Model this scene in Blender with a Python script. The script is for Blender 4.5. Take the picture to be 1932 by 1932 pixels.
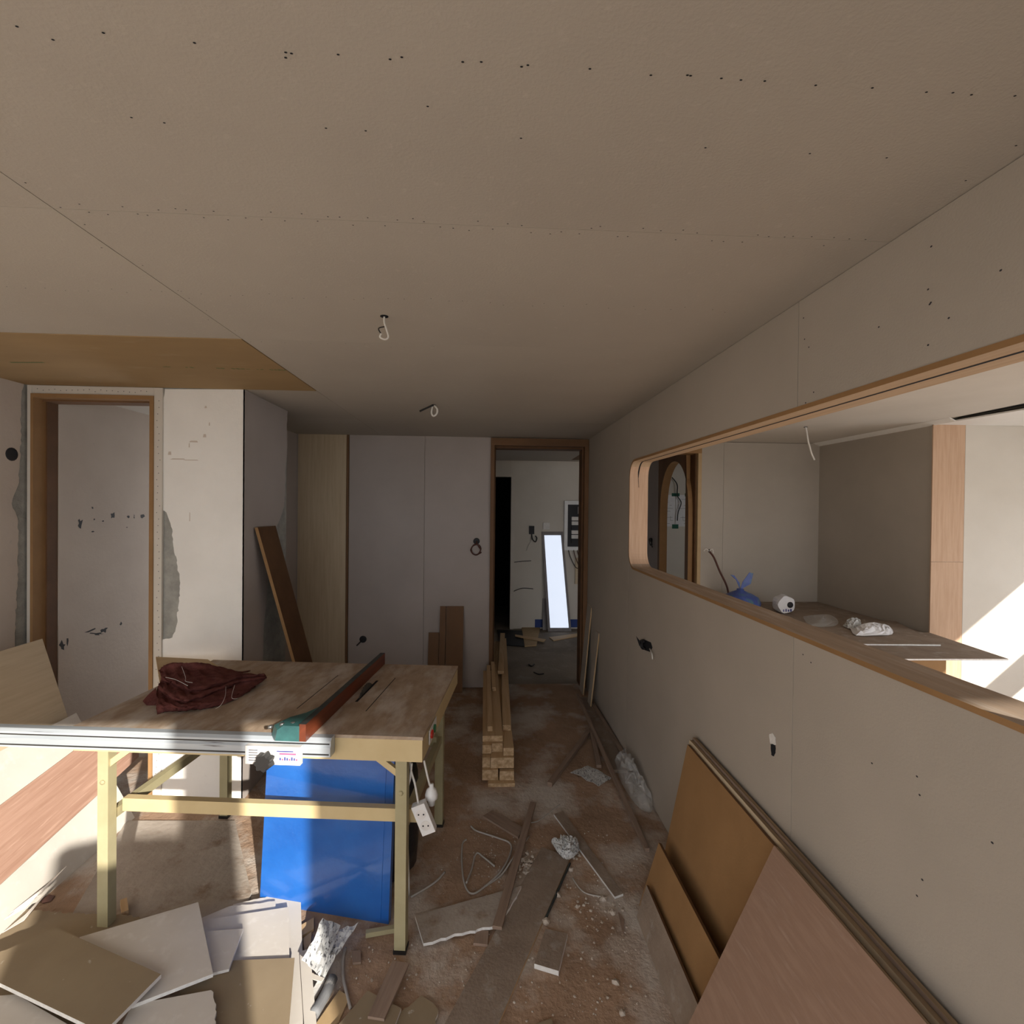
import bpy, bmesh, math, random
from mathutils import Vector as V, Matrix as M
random.seed(7)
for o in list(bpy.data.objects): bpy.data.objects.remove(o)
sc = bpy.context.scene
COL = sc.collection
# ------------------------------------------------------------------ camera
F = 958.0; CZ = 1.66
YAW, PITCH, ROLL = math.radians(3.06), math.radians(-.51), math.radians(.6)
fw = V((math.sin(YAW)*math.cos(PITCH), math.cos(YAW)*math.cos(PITCH), math.sin(PITCH)))
r0 = V((math.cos(YAW), -math.sin(YAW), 0)); u0 = r0.cross(fw)
RT = r0*math.cos(ROLL)+u0*math.sin(ROLL); UP = u0*math.cos(ROLL)-r0*math.sin(ROLL)
cd = bpy.data.cameras.new('camera'); cam = bpy.data.objects.new('camera', cd); COL.objects.link(cam)
cd.sensor_width = 36; cd.sensor_fit = 'HORIZONTAL'; cd.lens = 36*F/1932; cd.clip_start = .05
mw = M.Identity(4)
for i in range(3):
    mw[i][0] = RT[i]; mw[i][1] = UP[i]; mw[i][2] = -fw[i]
mw[2][3] = CZ
cam.matrix_world = mw
sc.camera = cam
# ------------------------------------------------------------------ light
sc.view_settings.view_transform = 'Standard'; sc.view_settings.look = 'None'
sc.view_settings.exposure = .62; sc.view_settings.gamma = 1.0; sc.view_settings.use_curve_mapping = False
SUN = V((-.471, .882, -.391)).normalized()
sd = bpy.data.lights.new('sun', 'SUN'); sd.energy = 5.6; sd.angle = .012; sd.color = (1, .93, .82)
so = bpy.data.objects.new('sun', sd); COL.objects.link(so); so.rotation_euler = SUN.to_track_quat('-Z', 'Y').to_euler()
w = bpy.data.worlds.new('world'); sc.world = w; w.use_nodes = True
bg = w.node_tree.nodes['Background']; bg.inputs[0].default_value = (.95, .97, 1, 1); bg.inputs[1].default_value = 1.95
YB_ = 4.66
def portal(loc, rot, sx, sy):
    l = bpy.data.lights.new('window_portal', 'AREA'); l.shape = 'RECTANGLE'; l.size = sx; l.size_y = sy
    l.cycles.is_portal = True
    o = bpy.data.objects.new('window_portal', l); COL.objects.link(o); o.location = loc; o.rotation_euler = rot
portal((-.75, -1.06, 1.1), (math.radians(90), 0, 0), 3.4, 2.15)
portal((2.8, -1.06, 1.1), (math.radians(90), 0, 0), 3.0, 2.15)
portal((4.5, 1.45, 1.1), (0, math.radians(90), 0), 1.1, 3.5)
portal((-2.1, YB_+.1, 1.2), (math.radians(-90), 0, 0), .7, 2.2)  # covers the opening added behind the closet
portal((4.24, 5.25, 1.5), (0, math.radians(90), 0), 1.25, .75)
# ------------------------------------------------------------------ pixel helpers (a pixel gives a direction, the touched plane the distance)
O = V((0, 0, CZ))
def ray(x, y): return RT*((x-966)/F)+UP*((966-y)/F)+fw
def PZ(x, y, z=0.): d = ray(x, y); return O+d*((z-CZ)/d.z)
def PY(x, y, Y): d = ray(x, y); return O+d*(Y/d.y)
def PX(x, y, X): d = ray(x, y); return O+d*(X/d.x)
def PP(x, y, p, n): d = ray(x, y); return O+d*((p-O).dot(n)/d.dot(n))
# ------------------------------------------------------------------ materials
MATS = {}
def material(name, c1, c2=None, rough=.8, scale=6, stretch=(1, 1), detail=5, bump=.0, bscale=None, spec=.3, c3=None, s3=30, t3=(.55, .7), coat=0, metal=0, lo=.35, hi=.65, coord='UV', alpha=None, emit=None, trans=0, sheen=0):
    m = bpy.data.materials.new(name); m.use_nodes = True; N = m.node_tree.nodes; L = m.node_tree.links
    b = N['Principled BSDF']; b.inputs['Roughness'].default_value = rough
    b.inputs['Specular IOR Level'].default_value = spec; b.inputs['Metallic'].default_value = metal
    b.inputs['Coat Weight'].default_value = coat; b.inputs['Transmission Weight'].default_value = trans
    b.inputs['Sheen Weight'].default_value = sheen
    tc = N.new('ShaderNodeTexCoord'); mp = N.new('ShaderNodeMapping'); L.new(tc.outputs[coord], mp.inputs[0])
    mp.inputs['Scale'].default_value = (stretch[0], stretch[1], 1)
    def noise(s, d=detail):
        n = N.new('ShaderNodeTexNoise'); n.inputs['Scale'].default_value = s; n.inputs['Detail'].default_value = d; n.inputs['Roughness'].default_value = .6
        L.new(mp.outputs[0], n.inputs[0]); return n.outputs['Fac']
    def ramp(f, a, bb):
        r = N.new('ShaderNodeMapRange'); r.inputs[1].default_value = a; r.inputs[2].default_value = bb; L.new(f, r.inputs[0]); return r.outputs[0]
    def mix(f, a, bb):
        x = N.new('ShaderNodeMix'); x.data_type = 'RGBA'; L.new(f, x.inputs[0])
        for k, v in ((6, a), (7, bb)):
            if isinstance(v, tuple): x.inputs[k].default_value = (*v[:3], 1)
            else: L.new(v, x.inputs[k])
        return x.outputs[2]
    c2 = c2 or tuple(v*.88 for v in c1)
    col = mix(ramp(noise(scale), lo, hi), c1, c2)
    if c3: col = mix(ramp(noise(s3), *t3), col, c3)
    L.new(col, b.inputs['Base Color'])
    if bump:
        bn = N.new('ShaderNodeBump'); bn.inputs['Strength'].default_value = bump; bn.inputs['Distance'].default_value = .01
        L.new(noise(bscale or scale*4, 6), bn.inputs['Height']); L.new(bn.outputs[0], b.inputs['Normal'])
    if alpha is not None: b.inputs['Alpha'].default_value = alpha
    if emit: b.inputs['Emission Color'].default_value = (*emit[:3], 1); b.inputs['Emission Strength'].default_value = emit[3]
    MATS[name] = m; return m
material('ceiling_paper', (.49, .455, .405), (.455, .42, .375), rough=.9, scale=1.2, bump=.12, bscale=160, c3=(.53, .495, .445), s3=40, t3=(.6, .8))
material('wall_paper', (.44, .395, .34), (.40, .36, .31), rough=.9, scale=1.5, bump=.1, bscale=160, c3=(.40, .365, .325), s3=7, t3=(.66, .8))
material('wall_paper_cool', (.46, .41, .385), (.415, .37, .345), rough=.9, scale=1.5, bump=.1, bscale=160, c3=(.36, .33, .32), s3=9, t3=(.68, .85))
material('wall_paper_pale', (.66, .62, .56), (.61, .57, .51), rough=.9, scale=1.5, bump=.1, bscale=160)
material('paint_white', (.87, .86, .83), (.82, .81, .78), rough=.75, scale=3, bump=.15, bscale=40, c3=(.60, .59, .57), s3=5, t3=(.68, .82))
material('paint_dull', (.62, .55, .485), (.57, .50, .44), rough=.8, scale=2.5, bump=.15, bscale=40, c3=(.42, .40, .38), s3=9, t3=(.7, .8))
material('mortar', (.40, .40, .37), (.30, .30, .28), rough=.95, scale=14, bump=.6, bscale=50)
material('mdf', (.33, .19, .085), (.28, .16, .07), rough=.75, scale=5, bump=.08, bscale=120)
material('mdf_deep', (.15, .075, .035), (.11, .055, .025), rough=.7, scale=6, bump=.08, bscale=120)
material('mdf_frame', (.20, .105, .05), (.15, .08, .04), rough=.65, scale=6, stretch=(.3, 1))
material('mdf_light', (.50, .36, .20), (.44, .31, .17), rough=.7, scale=5, bump=.06, bscale=120)
material('mdf_grey', (.31, .245, .195), (.24, .185, .145), rough=.85, scale=8, bump=.3, bscale=70, c3=(.38, .34, .30), s3=14, t3=(.55, .75))
material('ceiling_mdf', (.37, .255, .13), (.33, .225, .115), rough=.8, scale=4, stretch=(.4, 1), c3=(.42, .32, .20), s3=10, t3=(.6, .85))
material('stamp_ink', (.20, .22, .10), rough=.9)
material('ply_beige', (.62, .51, .36), (.55, .44, .30), rough=.7, scale=4, stretch=(.6, 9), c3=(.45, .35, .22), s3=3, t3=(.62, .78))
material('ply_pink', (.46, .285, .215), (.37, .215, .155), rough=.7, scale=5, stretch=(.5, 11), c3=(.60, .40, .31), s3=9, t3=(.55, .75), bump=.15, bscale=20)
material('ply_brown', (.34, .225, .165), (.27, .17, .12), rough=.75, scale=7, stretch=(.8, 6), c3=(.42, .30, .235), s3=7, t3=(.55, .8), bump=.15, bscale=20)
material('ply_peach', (.58, .40, .28), (.50, .33, .22), rough=.7, scale=6, stretch=(.6, 9), c3=(.58, .40, .29), s3=10, t3=(.55, .75))
material('sill_dusty', (.36, .27, .20), (.28, .21, .155), rough=.85, scale=5, stretch=(.5, 6), c3=(.42, .35, .29), s3=6, t3=(.5, .75))
material('ply_tan', (.52, .385, .26), (.46, .33, .21), rough=.75, scale=6, stretch=(.4, 8))
material('ply_edge', (.36, .26, .16), (.22, .15, .09), rough=.8, scale=40, stretch=(.05, 2))
material('timber', (.60, .43, .255), (.52, .355, .195), rough=.7, scale=5, stretch=(.5, 9))
material('timber_end', (.64, .47, .30), (.38, .25, .13), rough=.8, scale=40, c3=(.30, .19, .10), s3=25, t3=(.62, .75))
material('timber_old', (.33, .24, .185), (.24, .17, .13), rough=.85, scale=6, stretch=(.6, 8), c3=(.36, .29, .23), s3=14, t3=(.6, .8))
material('table_top', (.42, .325, .24), (.31, .225, .16), rough=.75, scale=9, stretch=(1, 2.2), c3=(.56, .51, .46), s3=3.2, t3=(.48, .72), bump=.2, bscale=35)
material('table_edge', (.40, .30, .20), (.26, .17, .10), rough=.8, scale=20, stretch=(.2, 3))
material('frame_cream', (.60, .48, .27), (.56, .44, .24), rough=.5, scale=9, spec=.4, c3=(.40, .30, .17), s3=30, t3=(.68, .76))
material('frame_olive', (.40, .36, .22), (.36, .32, .19), rough=.5, scale=9, spec=.4)
material('aluminium', (.50, .55, .60), (.40, .45, .50), rough=.4, metal=.35, scale=12, stretch=(.1, 2), spec=.5, c3=(.12, .12, .13), s3=22, t3=(.62, .7))
material('label_white', (.72, .70, .68), (.64, .62, .60), rough=.45, scale=25)
material('ink_pink', (.55, .12, .25), rough=.6)
material('ink_blue', (.08, .09, .30), rough=.6)
material('ink_dark', (.05, .05, .06), rough=.6)
material('teal_paint', (.035, .13, .13), (.02, .08, .085), rough=.35, scale=14, spec=.5, c3=(.5, .42, .32), s3=20, t3=(.66, .70))
material('fence_red', (.16, .035, .012), (.10, .022, .008), rough=.45, scale=10, stretch=(.3, 3), spec=.5)
material('fence_dark', (.03, .035, .035), (.05, .06, .06), rough=.5, scale=30)
material('black_plastic', (.012, .012, .013), (.02, .02, .02), rough=.4, spec=.5)
material('black_bag', (.010, .011, .014), (.016, .017, .02), rough=.38, spec=.5, bump=.5, bscale=14, coord='Object')
material('steel', (.28, .29, .29), (.18, .18, .18), rough=.4, metal=.8, scale=20)
material('saw_steel', (.06, .06, .055), (.10, .10, .09), rough=.45, metal=.5, scale=25)
material('blue_film', (.02, .13, .46), (.012, .09, .36), rough=.28, scale=3, spec=.6, coat=.5, bump=.35, bscale=9, c3=(.12, .3, .6), s3=45, t3=(.70, .76))  # lighter flecks put into the colour for the film's glossy streaks
material('cloth_maroon', (.17, .06, .052), (.10, .032, .029), rough=1, scale=30, coord='Object', bump=.6, bscale=300, spec=.1, c3=(.16, .075, .065), s3=22, t3=(.58, .8))
material('thread_white', (.75, .72, .70), rough=.9)
material('gyps_face', (.66, .62, .57), (.60, .56, .51), rough=.9, scale=3, c3=(.72, .69, .65), s3=20, t3=(.55, .8))
material('gyps_brown', (.30, .235, .155), (.26, .20, .13), rough=.9, scale=4, c3=(.50, .45, .38), s3=26, t3=(.68, .74))
material('gyps_dusty', (.45, .40, .35), (.36, .31, .265), rough=.95, scale=5, c3=(.27, .20, .15), s3=7, t3=(.56, .72), bump=.4, bscale=30)
material('gyps_edge', (.80, .79, .77), (.70, .69, .67), rough=.95, scale=60, bump=.4, bscale=80)
material('floor_dirt', (.45, .305, .21), (.28, .185, .125), rough=.95, scale=3.2, lo=.3, hi=.7, bump=.9, bscale=26, c3=(.58, .53, .48), s3=2.6, t3=(.47, .64), detail=9)
material('floor_screed', (.27, .23, .185), (.21, .175, .14), rough=.9, scale=2.5, c3=(.36, .32, .27), s3=6, t3=(.55, .8), bump=.35, bscale=40, detail=8)
material('cable_white', (.72, .70, .66), rough=.5, spec=.4)
material('cable_grey', (.45, .42, .39), rough=.6)
material('cable_black', (.02, .02, .022), rough=.45)
material('cable_brown', (.10, .04, .03), rough=.5)
material('pipe_grey', (.20, .21, .22), (.13, .13, .14), rough=.6, scale=14, c3=(.5, .49, .47), s3=16, t3=(.6, .7))
material('plastic_white', (.78, .78, .78), rough=.4, spec=.5)
material('red_button', (.55, .03, .02), rough=.3)
material('green_button', (.02, .16, .07), rough=.3)
material('newsprint', (.66, .67, .66), (.50, .51, .52), rough=.8, scale=30, c3=(.10, .10, .11), s3=60, t3=(.55, .61), stretch=(1, 2.2))
material('film_clear', (.75, .74, .72), rough=.3, alpha=.28, spec=.5)
material('bag_blue', (.09, .14, .46), (.05, .09, .33), rough=.35, alpha=.80, spec=.5, coord='Object', scale=20, c3=(.10, .25, .20), s3=15, t3=(.5, .7))
material('paper_white', (.80, .80, .82), (.74, .74, .77), rough=.8, scale=20)
material('tape_green', (.01, .10, .065), rough=.5)
material('crumb', (.56, .50, .44), (.36, .29, .23), rough=.95, scale=60, coord='Object')
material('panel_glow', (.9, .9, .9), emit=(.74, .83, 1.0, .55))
material('frame_grey', (.26, .24, .24), (.22, .20, .20), rough=.6, scale=10)
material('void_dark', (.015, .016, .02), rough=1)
material('skirt_blue', (.02, .05, .22), rough=.5)
material('socket_dark', (.03, .03, .035), rough=.6)
material('outside_ground', (.38, .36, .33), rough=1, scale=.5)
# ------------------------------------------------------------------ builders
def finish(name, vs, fs, mat, parent=None, axis=None, smooth=False, fmats=None):
    vs = [V(v) for v in vs]
    org = V((sum(v.x for v in vs)/len(vs), sum(v.y for v in vs)/len(vs), min(v.z for v in vs)))
    me = bpy.data.meshes.new(name)
    me.from_pydata([v-org for v in vs], [], fs)
    ml = mat if isinstance(mat, (list, tuple)) else [mat]
    for k in ml: me.materials.append(MATS[k])
    bm = bmesh.new(); bm.from_mesh(me); bmesh.ops.recalc_face_normals(bm, faces=bm.faces)
    uvl = bm.loops.layers.uv.new('UVMap')
    off = (random.uniform(-9, 9), random.uniform(-9, 9))
    bm.normal_update()
    for f in bm.faces:
        f.smooth = smooth
        n = f.normal
        if axis is None:
            a = V((0, 1, 0)) if abs(n.y) < .7 else V((1, 0, 0))
        else: a = V(axis).normalized()
        a = a-n*a.dot(n)
        if a.length < 1e-4: a = n.orthogonal()
        a.normalize(); b = n.cross(a)
        for l in f.loops:
            p = l.vert.co
            l[uvl].uv = (p.dot(a)+off[0], p.dot(b)+off[1])
    bm.to_mesh(me); bm.free()
    if fmats:
        for i, k in enumerate(fmats): me.polygons[i].material_index = k
    o = bpy.data.objects.new(name, me); COL.objects.link(o)
    if parent: o.parent = parent; o.location = org-wloc(parent)
    else: o.location = org
    return o
def wloc(o):
    l = o.location.copy(); p = o.parent
    while p: l = l+p.location; p = p.parent
    return l
def tag(o, label, cat, group=None):
    o['label'] = label; o['category'] = cat
    if group: o['group'] = group
    return o
def thing(name, loc, label, cat, group=None):
    o = bpy.data.objects.new(name, None); COL.objects.link(o); o.location = loc; o.empty_display_size = .05
    return tag(o, label, cat, group)
def struct(o, label, cat): o['kind'] = 'structure'; return tag(o, label, cat)
def box(name, x0, x1, y0, y1, z0, z1, mat, parent=None, axis=None):
    vs = [(x, y, z) for x in (x0, x1) for y in (y0, y1) for z in (z0, z1)]
    fs = [(0, 1, 3, 2), (4, 6, 7, 5), (0, 4, 5, 1), (2, 3, 7, 6), (0, 2, 6, 4), (1, 5, 7, 3)]
    return finish(name, vs, fs, mat, parent, axis)
def bar(name, p0, p1, w, h, mat, parent=None, up=(0, 0, 1), endmat=None):
    p0, p1, up = V(p0), V(p1), V(up); d = (p1-p0).normalized(); s = d.cross(up).normalized(); u = s.cross(d)
    vs = [p+s*(a*w/2)+u*(b*h/2) for p in (p0, p1) for a, b in ((-1, -1), (1, -1), (1, 1), (-1, 1))]
    fs = [(0, 1, 2, 3), (7, 6, 5, 4), (0, 4, 5, 1), (1, 5, 6, 2), (2, 6, 7, 3), (3, 7, 4, 0)]
    return finish(name, vs, fs, [mat, endmat] if endmat else mat, parent, d, fmats=[1, 1, 0, 0, 0, 0] if endmat else None)
def slab(name, pts, t, mat, parent=None, edge=None, axis=None, nrm=None, back=None):
    """polygon (list of points, roughly planar) given as its visible face, thickness t behind it"""
    pts = [V(p) for p in pts]; n = len(pts)
    nn = V((0, 0, 0))
    for i in range(n):
        nn += (pts[i]-pts[0]).cross(pts[(i+1) % n]-pts[0])
    nn.normalize()
    if nrm is None: nrm = O-pts[0]
    if nn.dot(V(nrm)) < 0: nn = -nn
    vs = pts+[p-nn*t for p in pts]
    fs = [tuple(range(n)), tuple(range(2*n-1, n-1, -1))]+[(i, i+n, (i+1) % n+n, (i+1) % n) for i in range(n)]
    if axis is None: axis = max(((pts[(i+1) % n]-pts[i]) for i in range(n)), key=lambda e: e.length)
    ml = [mat, edge or mat, back or mat]
    return finish(name, vs, fs, ml, parent, axis, fmats=[0, 2]+[1]*n)
def jag(pts, amp, step, idx=None):
    """roughen the edges (all, or those starting at idx) of a polygon"""
    out = []; n = len(pts)
    for i in range(n):
        a, b = V(pts[i]), V(pts[(i+1) % n]); out.append(a)
        if idx is None or i in idx:
            k = int((b-a).length/step); e = (b-a).normalized()
            for j in range(1, k):
                p = a.lerp(b, (j+random.uniform(-.3, .3))/k)
                q = V((random.uniform(-1, 1), random.uniform(-1, 1), random.uniform(-1, 1)))
                pl = (V(pts[1])-V(pts[0])).cross(V(pts[2])-V(pts[1])).normalized()
                q = q-pl*q.dot(pl); q = q-e*q.dot(e)
                out.append(p+q*amp)
    return out
def cat(pts, n=6):
    pts = [V(p) for p in pts]; out = []
    for i in range(len(pts)-1):
        p0 = pts[max(i-1, 0)]; p1 = pts[i]; p2 = pts[i+1]; p3 = pts[min(i+2, len(pts)-1)]
        for k in range(n):
            t = k/n
            out.append(.5*((2*p1)+(p2-p0)*t+(2*p0-5*p1+4*p2-p3)*t*t+(3*p1-p0-3*p2+p3)*t**3))
    return out+[pts[-1]]
def tube(name, pts, r, mat, parent=None, sides=8, smooth_n=6, caps=True, rr=None):
    P = cat(pts, smooth_n) if smooth_n else [V(p) for p in pts]
    vs, fs = [], []; u = None
    for i, p in enumerate(P):
        d = (P[min(i+1, len(P)-1)]-P[max(i-1, 0)]).normalized()
        if u is None: u = d.orthogonal().normalized()
        u = (u-d*u.dot(d)); u = u.normalized() if u.length > 1e-5 else d.orthogonal().normalized()
        v = d.cross(u); q = rr[i] if rr else r
        for k in range(sides):
            a = 2*math.pi*k/sides; vs.append(p+(u*math.cos(a)+v*math.sin(a))*q)
    for i in range(len(P)-1):
        for k in range(sides):
            a = i*sides+k; b = i*sides+(k+1) % sides; fs.append((a, b, b+sides, a+sides))
    if caps: fs += [tuple(range(sides-1, -1, -1)), tuple(range(len(vs)-sides, len(vs)))]
    return finish(name, vs, fs, mat, parent, P[-1]-P[0], smooth=True)
def lathe(name, c, prof, mat, parent=None, axis='z', n=20, wob=0, smooth=True):
    vs, fs = [], []; c = V(c)
    for r, h in prof:
        for k in range(n):
            a = 2*math.pi*k/n; q = r*(1+wob*math.sin(5*a+h*30)+wob*random.uniform(-.6, .6))
            p = {'z': (q*math.cos(a), q*math.sin(a), h), 'y': (q*math.cos(a), h, q*math.sin(a)), 'x': (h, q*math.cos(a), q*math.sin(a))}[axis]
            vs.append(c+V(p))
    for i in range(len(prof)-1):
        for k in range(n): fs.append((i*n+k, i*n+(k+1) % n, (i+1)*n+(k+1) % n, (i+1)*n+k))
    fs += [tuple(range(n-1, -1, -1)), tuple(range(len(vs)-n, len(vs)))]
    return finish(name, vs, fs, mat, parent, smooth=smooth)
def crumple(name, pts, z, h, mat, parent=None, n=14, seed=1, thick=.002, fold=9, jit=.22):
    """a crumpled sheet or cloth resting on height z, footprint = polygon pts, hump h"""
    rnd = random.Random(seed); pts = [V((p[0], p[1], 0)) for p in pts]; c = sum(pts, V())/len(pts)
    ring = cat(pts+[pts[0]], 3)[:-1]; m = len(ring); vs = [V((c.x, c.y, z+h))]; fs = []
    ph = [rnd.uniform(0, 6.28) for _ in range(6)]; dr = [rnd.uniform(0, 3.14) for _ in range(6)]
    for i in range(1, n+1):
        t = i/n
        for k, q in enumerate(ring):
            p = c.lerp(q, t); d = p-c
            f = sum(abs(math.sin((d.x*math.cos(dr[j])+d.y*math.sin(dr[j]))*fold*(6+5*j)+ph[j]))/(1+j*.6) for j in range(5))/2.2
            zz = z+h*max(0, (1-t**2.4))*(.55+.45*f)+ .12*h*f*(t < .98)*t
            if i == n: zz = z+.003+.05*h*f
            j_ = h*jit*(t < .97)
            vs.append(V((p.x+rnd.uniform(-j_, j_)*.6, p.y+rnd.uniform(-j_, j_)*.6, max(zz+rnd.uniform(-1, 1)*j_, z+.002))))
    for k in range(m): fs.append((0, 1+k, 1+(k+1) % m))
    for i in range(n-1):
        for k in range(m): fs.append((1+i*m+k, 1+(i+1)*m+k, 1+(i+1)*m+(k+1) % m, 1+i*m+(k+1) % m))
    fs.append(tuple(range(1+(n-1)*m+m-1, 1+(n-1)*m-1, -1)))
    return finish(name, vs, fs, mat, parent, smooth=False)
def zs(pxl, z=0.): return [PZ(x, y, z) for x, y in pxl]
# ================================================================== SETTING
XL, XR, YB, YD, H = -2.49, .953, 4.66, 2.90, 2.30
YW = -1.0
# floors
f = finish('floor', [(-2.6, -1.1, -.05), (4.6, -1.1, -.05), (4.6, 4.75, -.05), (-2.6, 4.75, -.05), (-2.6, -1.1, 0), (4.6, -1.1, 0), (4.6, 4.75, 0), (-2.6, 4.75, 0)],
           [(0, 3, 2, 1), (4, 5, 6, 7), (0, 1, 5, 4), (1, 2, 6, 5), (2, 3, 7, 6), (3, 0, 4, 7)], 'floor_dirt')
struct(f, 'bare room floor covered with brown sawdust and grey dust', 'floor')
f = box('floor', -1.2, 4.2, 4.75, 9.0, -.05, 0, 'floor_screed'); struct(f, 'bare grey screed floor of the hall beyond the doorway', 'floor')
f = box('ground', -14, 16, -26, -1.12, -.4, -.25, 'outside_ground'); struct(f, 'pale ground outside the windows', 'ground')
# ceiling of plasterboard sheets
ce = box('ceiling', -2.6, XR+.15, -1.1, YB+.1, H+.012, H+.12, 'wall_paper'); struct(ce, 'plasterboard ceiling with rows of screws over the work room', 'ceiling')
xs = [-2.6, -.944, XR+.02]; ys = [-1.1, -.637, .263, 1.163, 2.02, 2.89, 3.79, YB+.03]
for i in range(2):
    for j in range(len(ys)-1):
        g = .0012
        brown = (i == 0 and j == 4)
        b = box('ceiling_board' if not brown else 'fibreboard_panel', xs[i]+g*(i > 0), xs[i+1]-g*(i == 0), ys[j]+g*.35, ys[j+1]-g*.35, H-(.003 if brown else 0), H+.012, 'ceiling_mdf' if brown else 'ceiling_paper', ce, axis=(1, 0, 0))
        if brown: b['label'] = 'brown fibreboard panel fixed to the ceiling'; brb = b
# faded stamp marks on the brown panel
vs, fs = [], []
def quadz(c, sx, sy, z, rot=0):
    k = len(vs); ca, sa = math.cos(rot), math.sin(rot)
    for a, b in ((-1, -1), (1, -1), (1, 1), (-1, 1)): vs.append((c[0]+a*sx*ca-b*sy*sa, c[1]+a*sx*sa+b*sy*ca, z))
    fs.append((k, k+1, k+2, k+3))
for x in range(0, 14):
    p = PZ(22+x*4.5, 684, H-.0035); quadz(p, .006, .008, H-.0035, random.uniform(-.6, .6))
for x in [312, 318, 352, 362, 412, 420, 440, 449, 458, 468, 486, 494, 512, 520, 527, 532, 537]:
    p = PZ(x, 692+(x-310)*.028, H-.0035); quadz(p, random.uniform(.004, .012), random.uniform(.004, .010), H-.0035, random.uniform(-1, 1))
finish('stamp_marks', vs, fs, 'stamp_ink', ce)
# screws
vs, fs = [], []
def scr(p, r=.0032):
    r *= .5
    k = len(vs); e = [(math.cos(a*1.0472), math.sin(a*1.0472)) for a in range(6)]
    for a, b in e: vs.append((p[0]+a*r*1.5, p[1]+b*r, H-.0008))
    fs.append(tuple(range(k, k+6)))
for x, y in [(32, 49), (100, 74), (195, 61), (367, 80), (539, 98), (550, 100), (539, 108), (638, 102), (736, 111), (758, 107), (873, 116), (908, 116), (984, 125), (996, 122), (1113, 129), (1228, 141), (1297, 141), (1303, 142), (1361, 147), (1398, 150), (1443, 152), (1539, 160), (1646, 165), (1748, 173), (1798, 174), (1833, 178), (1915, 180), (248, 221), (310, 231), (615, 241), (690, 246), (807, 200), (983, 260), (1331, 278), (1528, 289), (1673, 297), (1917, 274), (1822, 340)]:
    scr(PZ(x, y, H))
for k in range(58):
    x = 150+k*26+random.uniform(-8, 8)
    if x < 1640: scr(PZ(x, 392+(x-150)*.0442+random.choice((-6, 7))+random.uniform(-3, 3), H), .003)
for yy, n, s in ((548, 40, .033), (640, 22, .03)):
    for k in range(n):
        x = 10+k*38+random.uniform(-12, 12)
        if yy == 640 and x < 470: continue
        if x < 1400: scr(PZ(x, yy+x*s-8+random.uniform(-4, 4), H), .0028)
for t in range(22):
    q = .15+t*.1; scr((-.944+random.choice((-.02, .02)), q+random.uniform(-.03, .03)), .003)
o = finish('screw_heads', vs, fs, 'void_dark', ce); o['kind'] = 'stuff'
# ---- right wall with the long internal window
OZ0, OZ1, OY0, OY1, RC = 1.285, 1.963, .70, 3.292, .10
def opening_pts(o=0., y0=OY0):
    """C-shaped outline of the opening from low near corner round the far end to the top near corner (in Y,Z)"""
    p = [(y0, OZ0-o)]; r = RC+o
    for k in range(9):
        a = -math.pi/2+k*math.pi/16; p.append((OY1+o-r+r*math.cos(a), OZ0-o+r+r*math.sin(a)))
    for k in range(9):
        a = k*math.pi/16; p.append((OY1+o-r+r*math.cos(a), OZ1+o-r+r*math.sin(a)))
    p.append((y0, OZ1+o)); return p
def prism_x(name, poly, x0, x1, mat, parent=None, axis=None, edge=None):
    n = len(poly); vs = [(x0, a, b) for a, b in poly]+[(x1, a, b) for a, b in poly]
    fs = [tuple(range(n)), tuple(range(2*n-1, n-1, -1))]+[(i, i+n, (i+1) % n+n, (i+1) % n) for i in range(n)]
    return finish(name, vs, fs, [mat, edge or mat], parent, axis, fmats=[0, 0]+[1]*n)
wr = prism_x('wall_right', [(OY0, 0), (YB, 0), (YB, H), (OY0, H)]+opening_pts(.014)[::-1], XR+.010, XR+.112, 'wall_paper'); struct(wr, 'plasterboard partition on the right with a long rounded opening', 'wall')
g = .0012
prism_x('plaster_board', [(3.315+g, .004), (YB-.002, .004), (YB-.002, H-.002), (3.315+g, H-.002)], XR, XR+.0095, 'wall_paper', wr)
prism_x('plaster_board', [(1.51+g, .004), (3.315-g, .004), (3.315-g, H-.002), (1.51+g, H-.002)]+opening_pts(.0145, 1.51+g)[::-1], XR, XR+.0095, 'wall_paper', wr)
prism_x('plaster_board', [(-1, .004), (1.51-g, .004), (1.51-g, OZ0-.0145), (OY0, OZ0-.0145), (OY0, OZ1+.0145), (1.51-g, OZ1+.0145), (1.51-g, H-.002), (-1, H-.002)], XR, XR+.0095, 'wall_paper', wr)
prism_x('plaster_board', [(-1, 0), (OY0-.001, 0), (OY0-.001, H), (-1, H)], XR+.010, XR+.112, 'wall_paper', wr)
inn = opening_pts(0.); out = opening_pts(.0135)
tr = prism_x('trim_1', out[:5]+inn[:5][::-1], XR-.004, XR+.118, 'mdf', None, axis=(0, 1, 0), edge='sill_dusty')
prism_x('end_lining', out[4:15]+inn[4:15][::-1], XR-.004, XR+.118, 'mdf', tr, axis=(0, 0, 1), edge='ply_peach')
prism_x('head_lining', out[14:]+inn[14:][::-1], XR-.004, XR+.118, 'mdf', tr, axis=(0, 1, 0), edge='ply_tan')
struct(tr, 'plywood lining with brown edge around the long internal window', 'trim')
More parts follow.
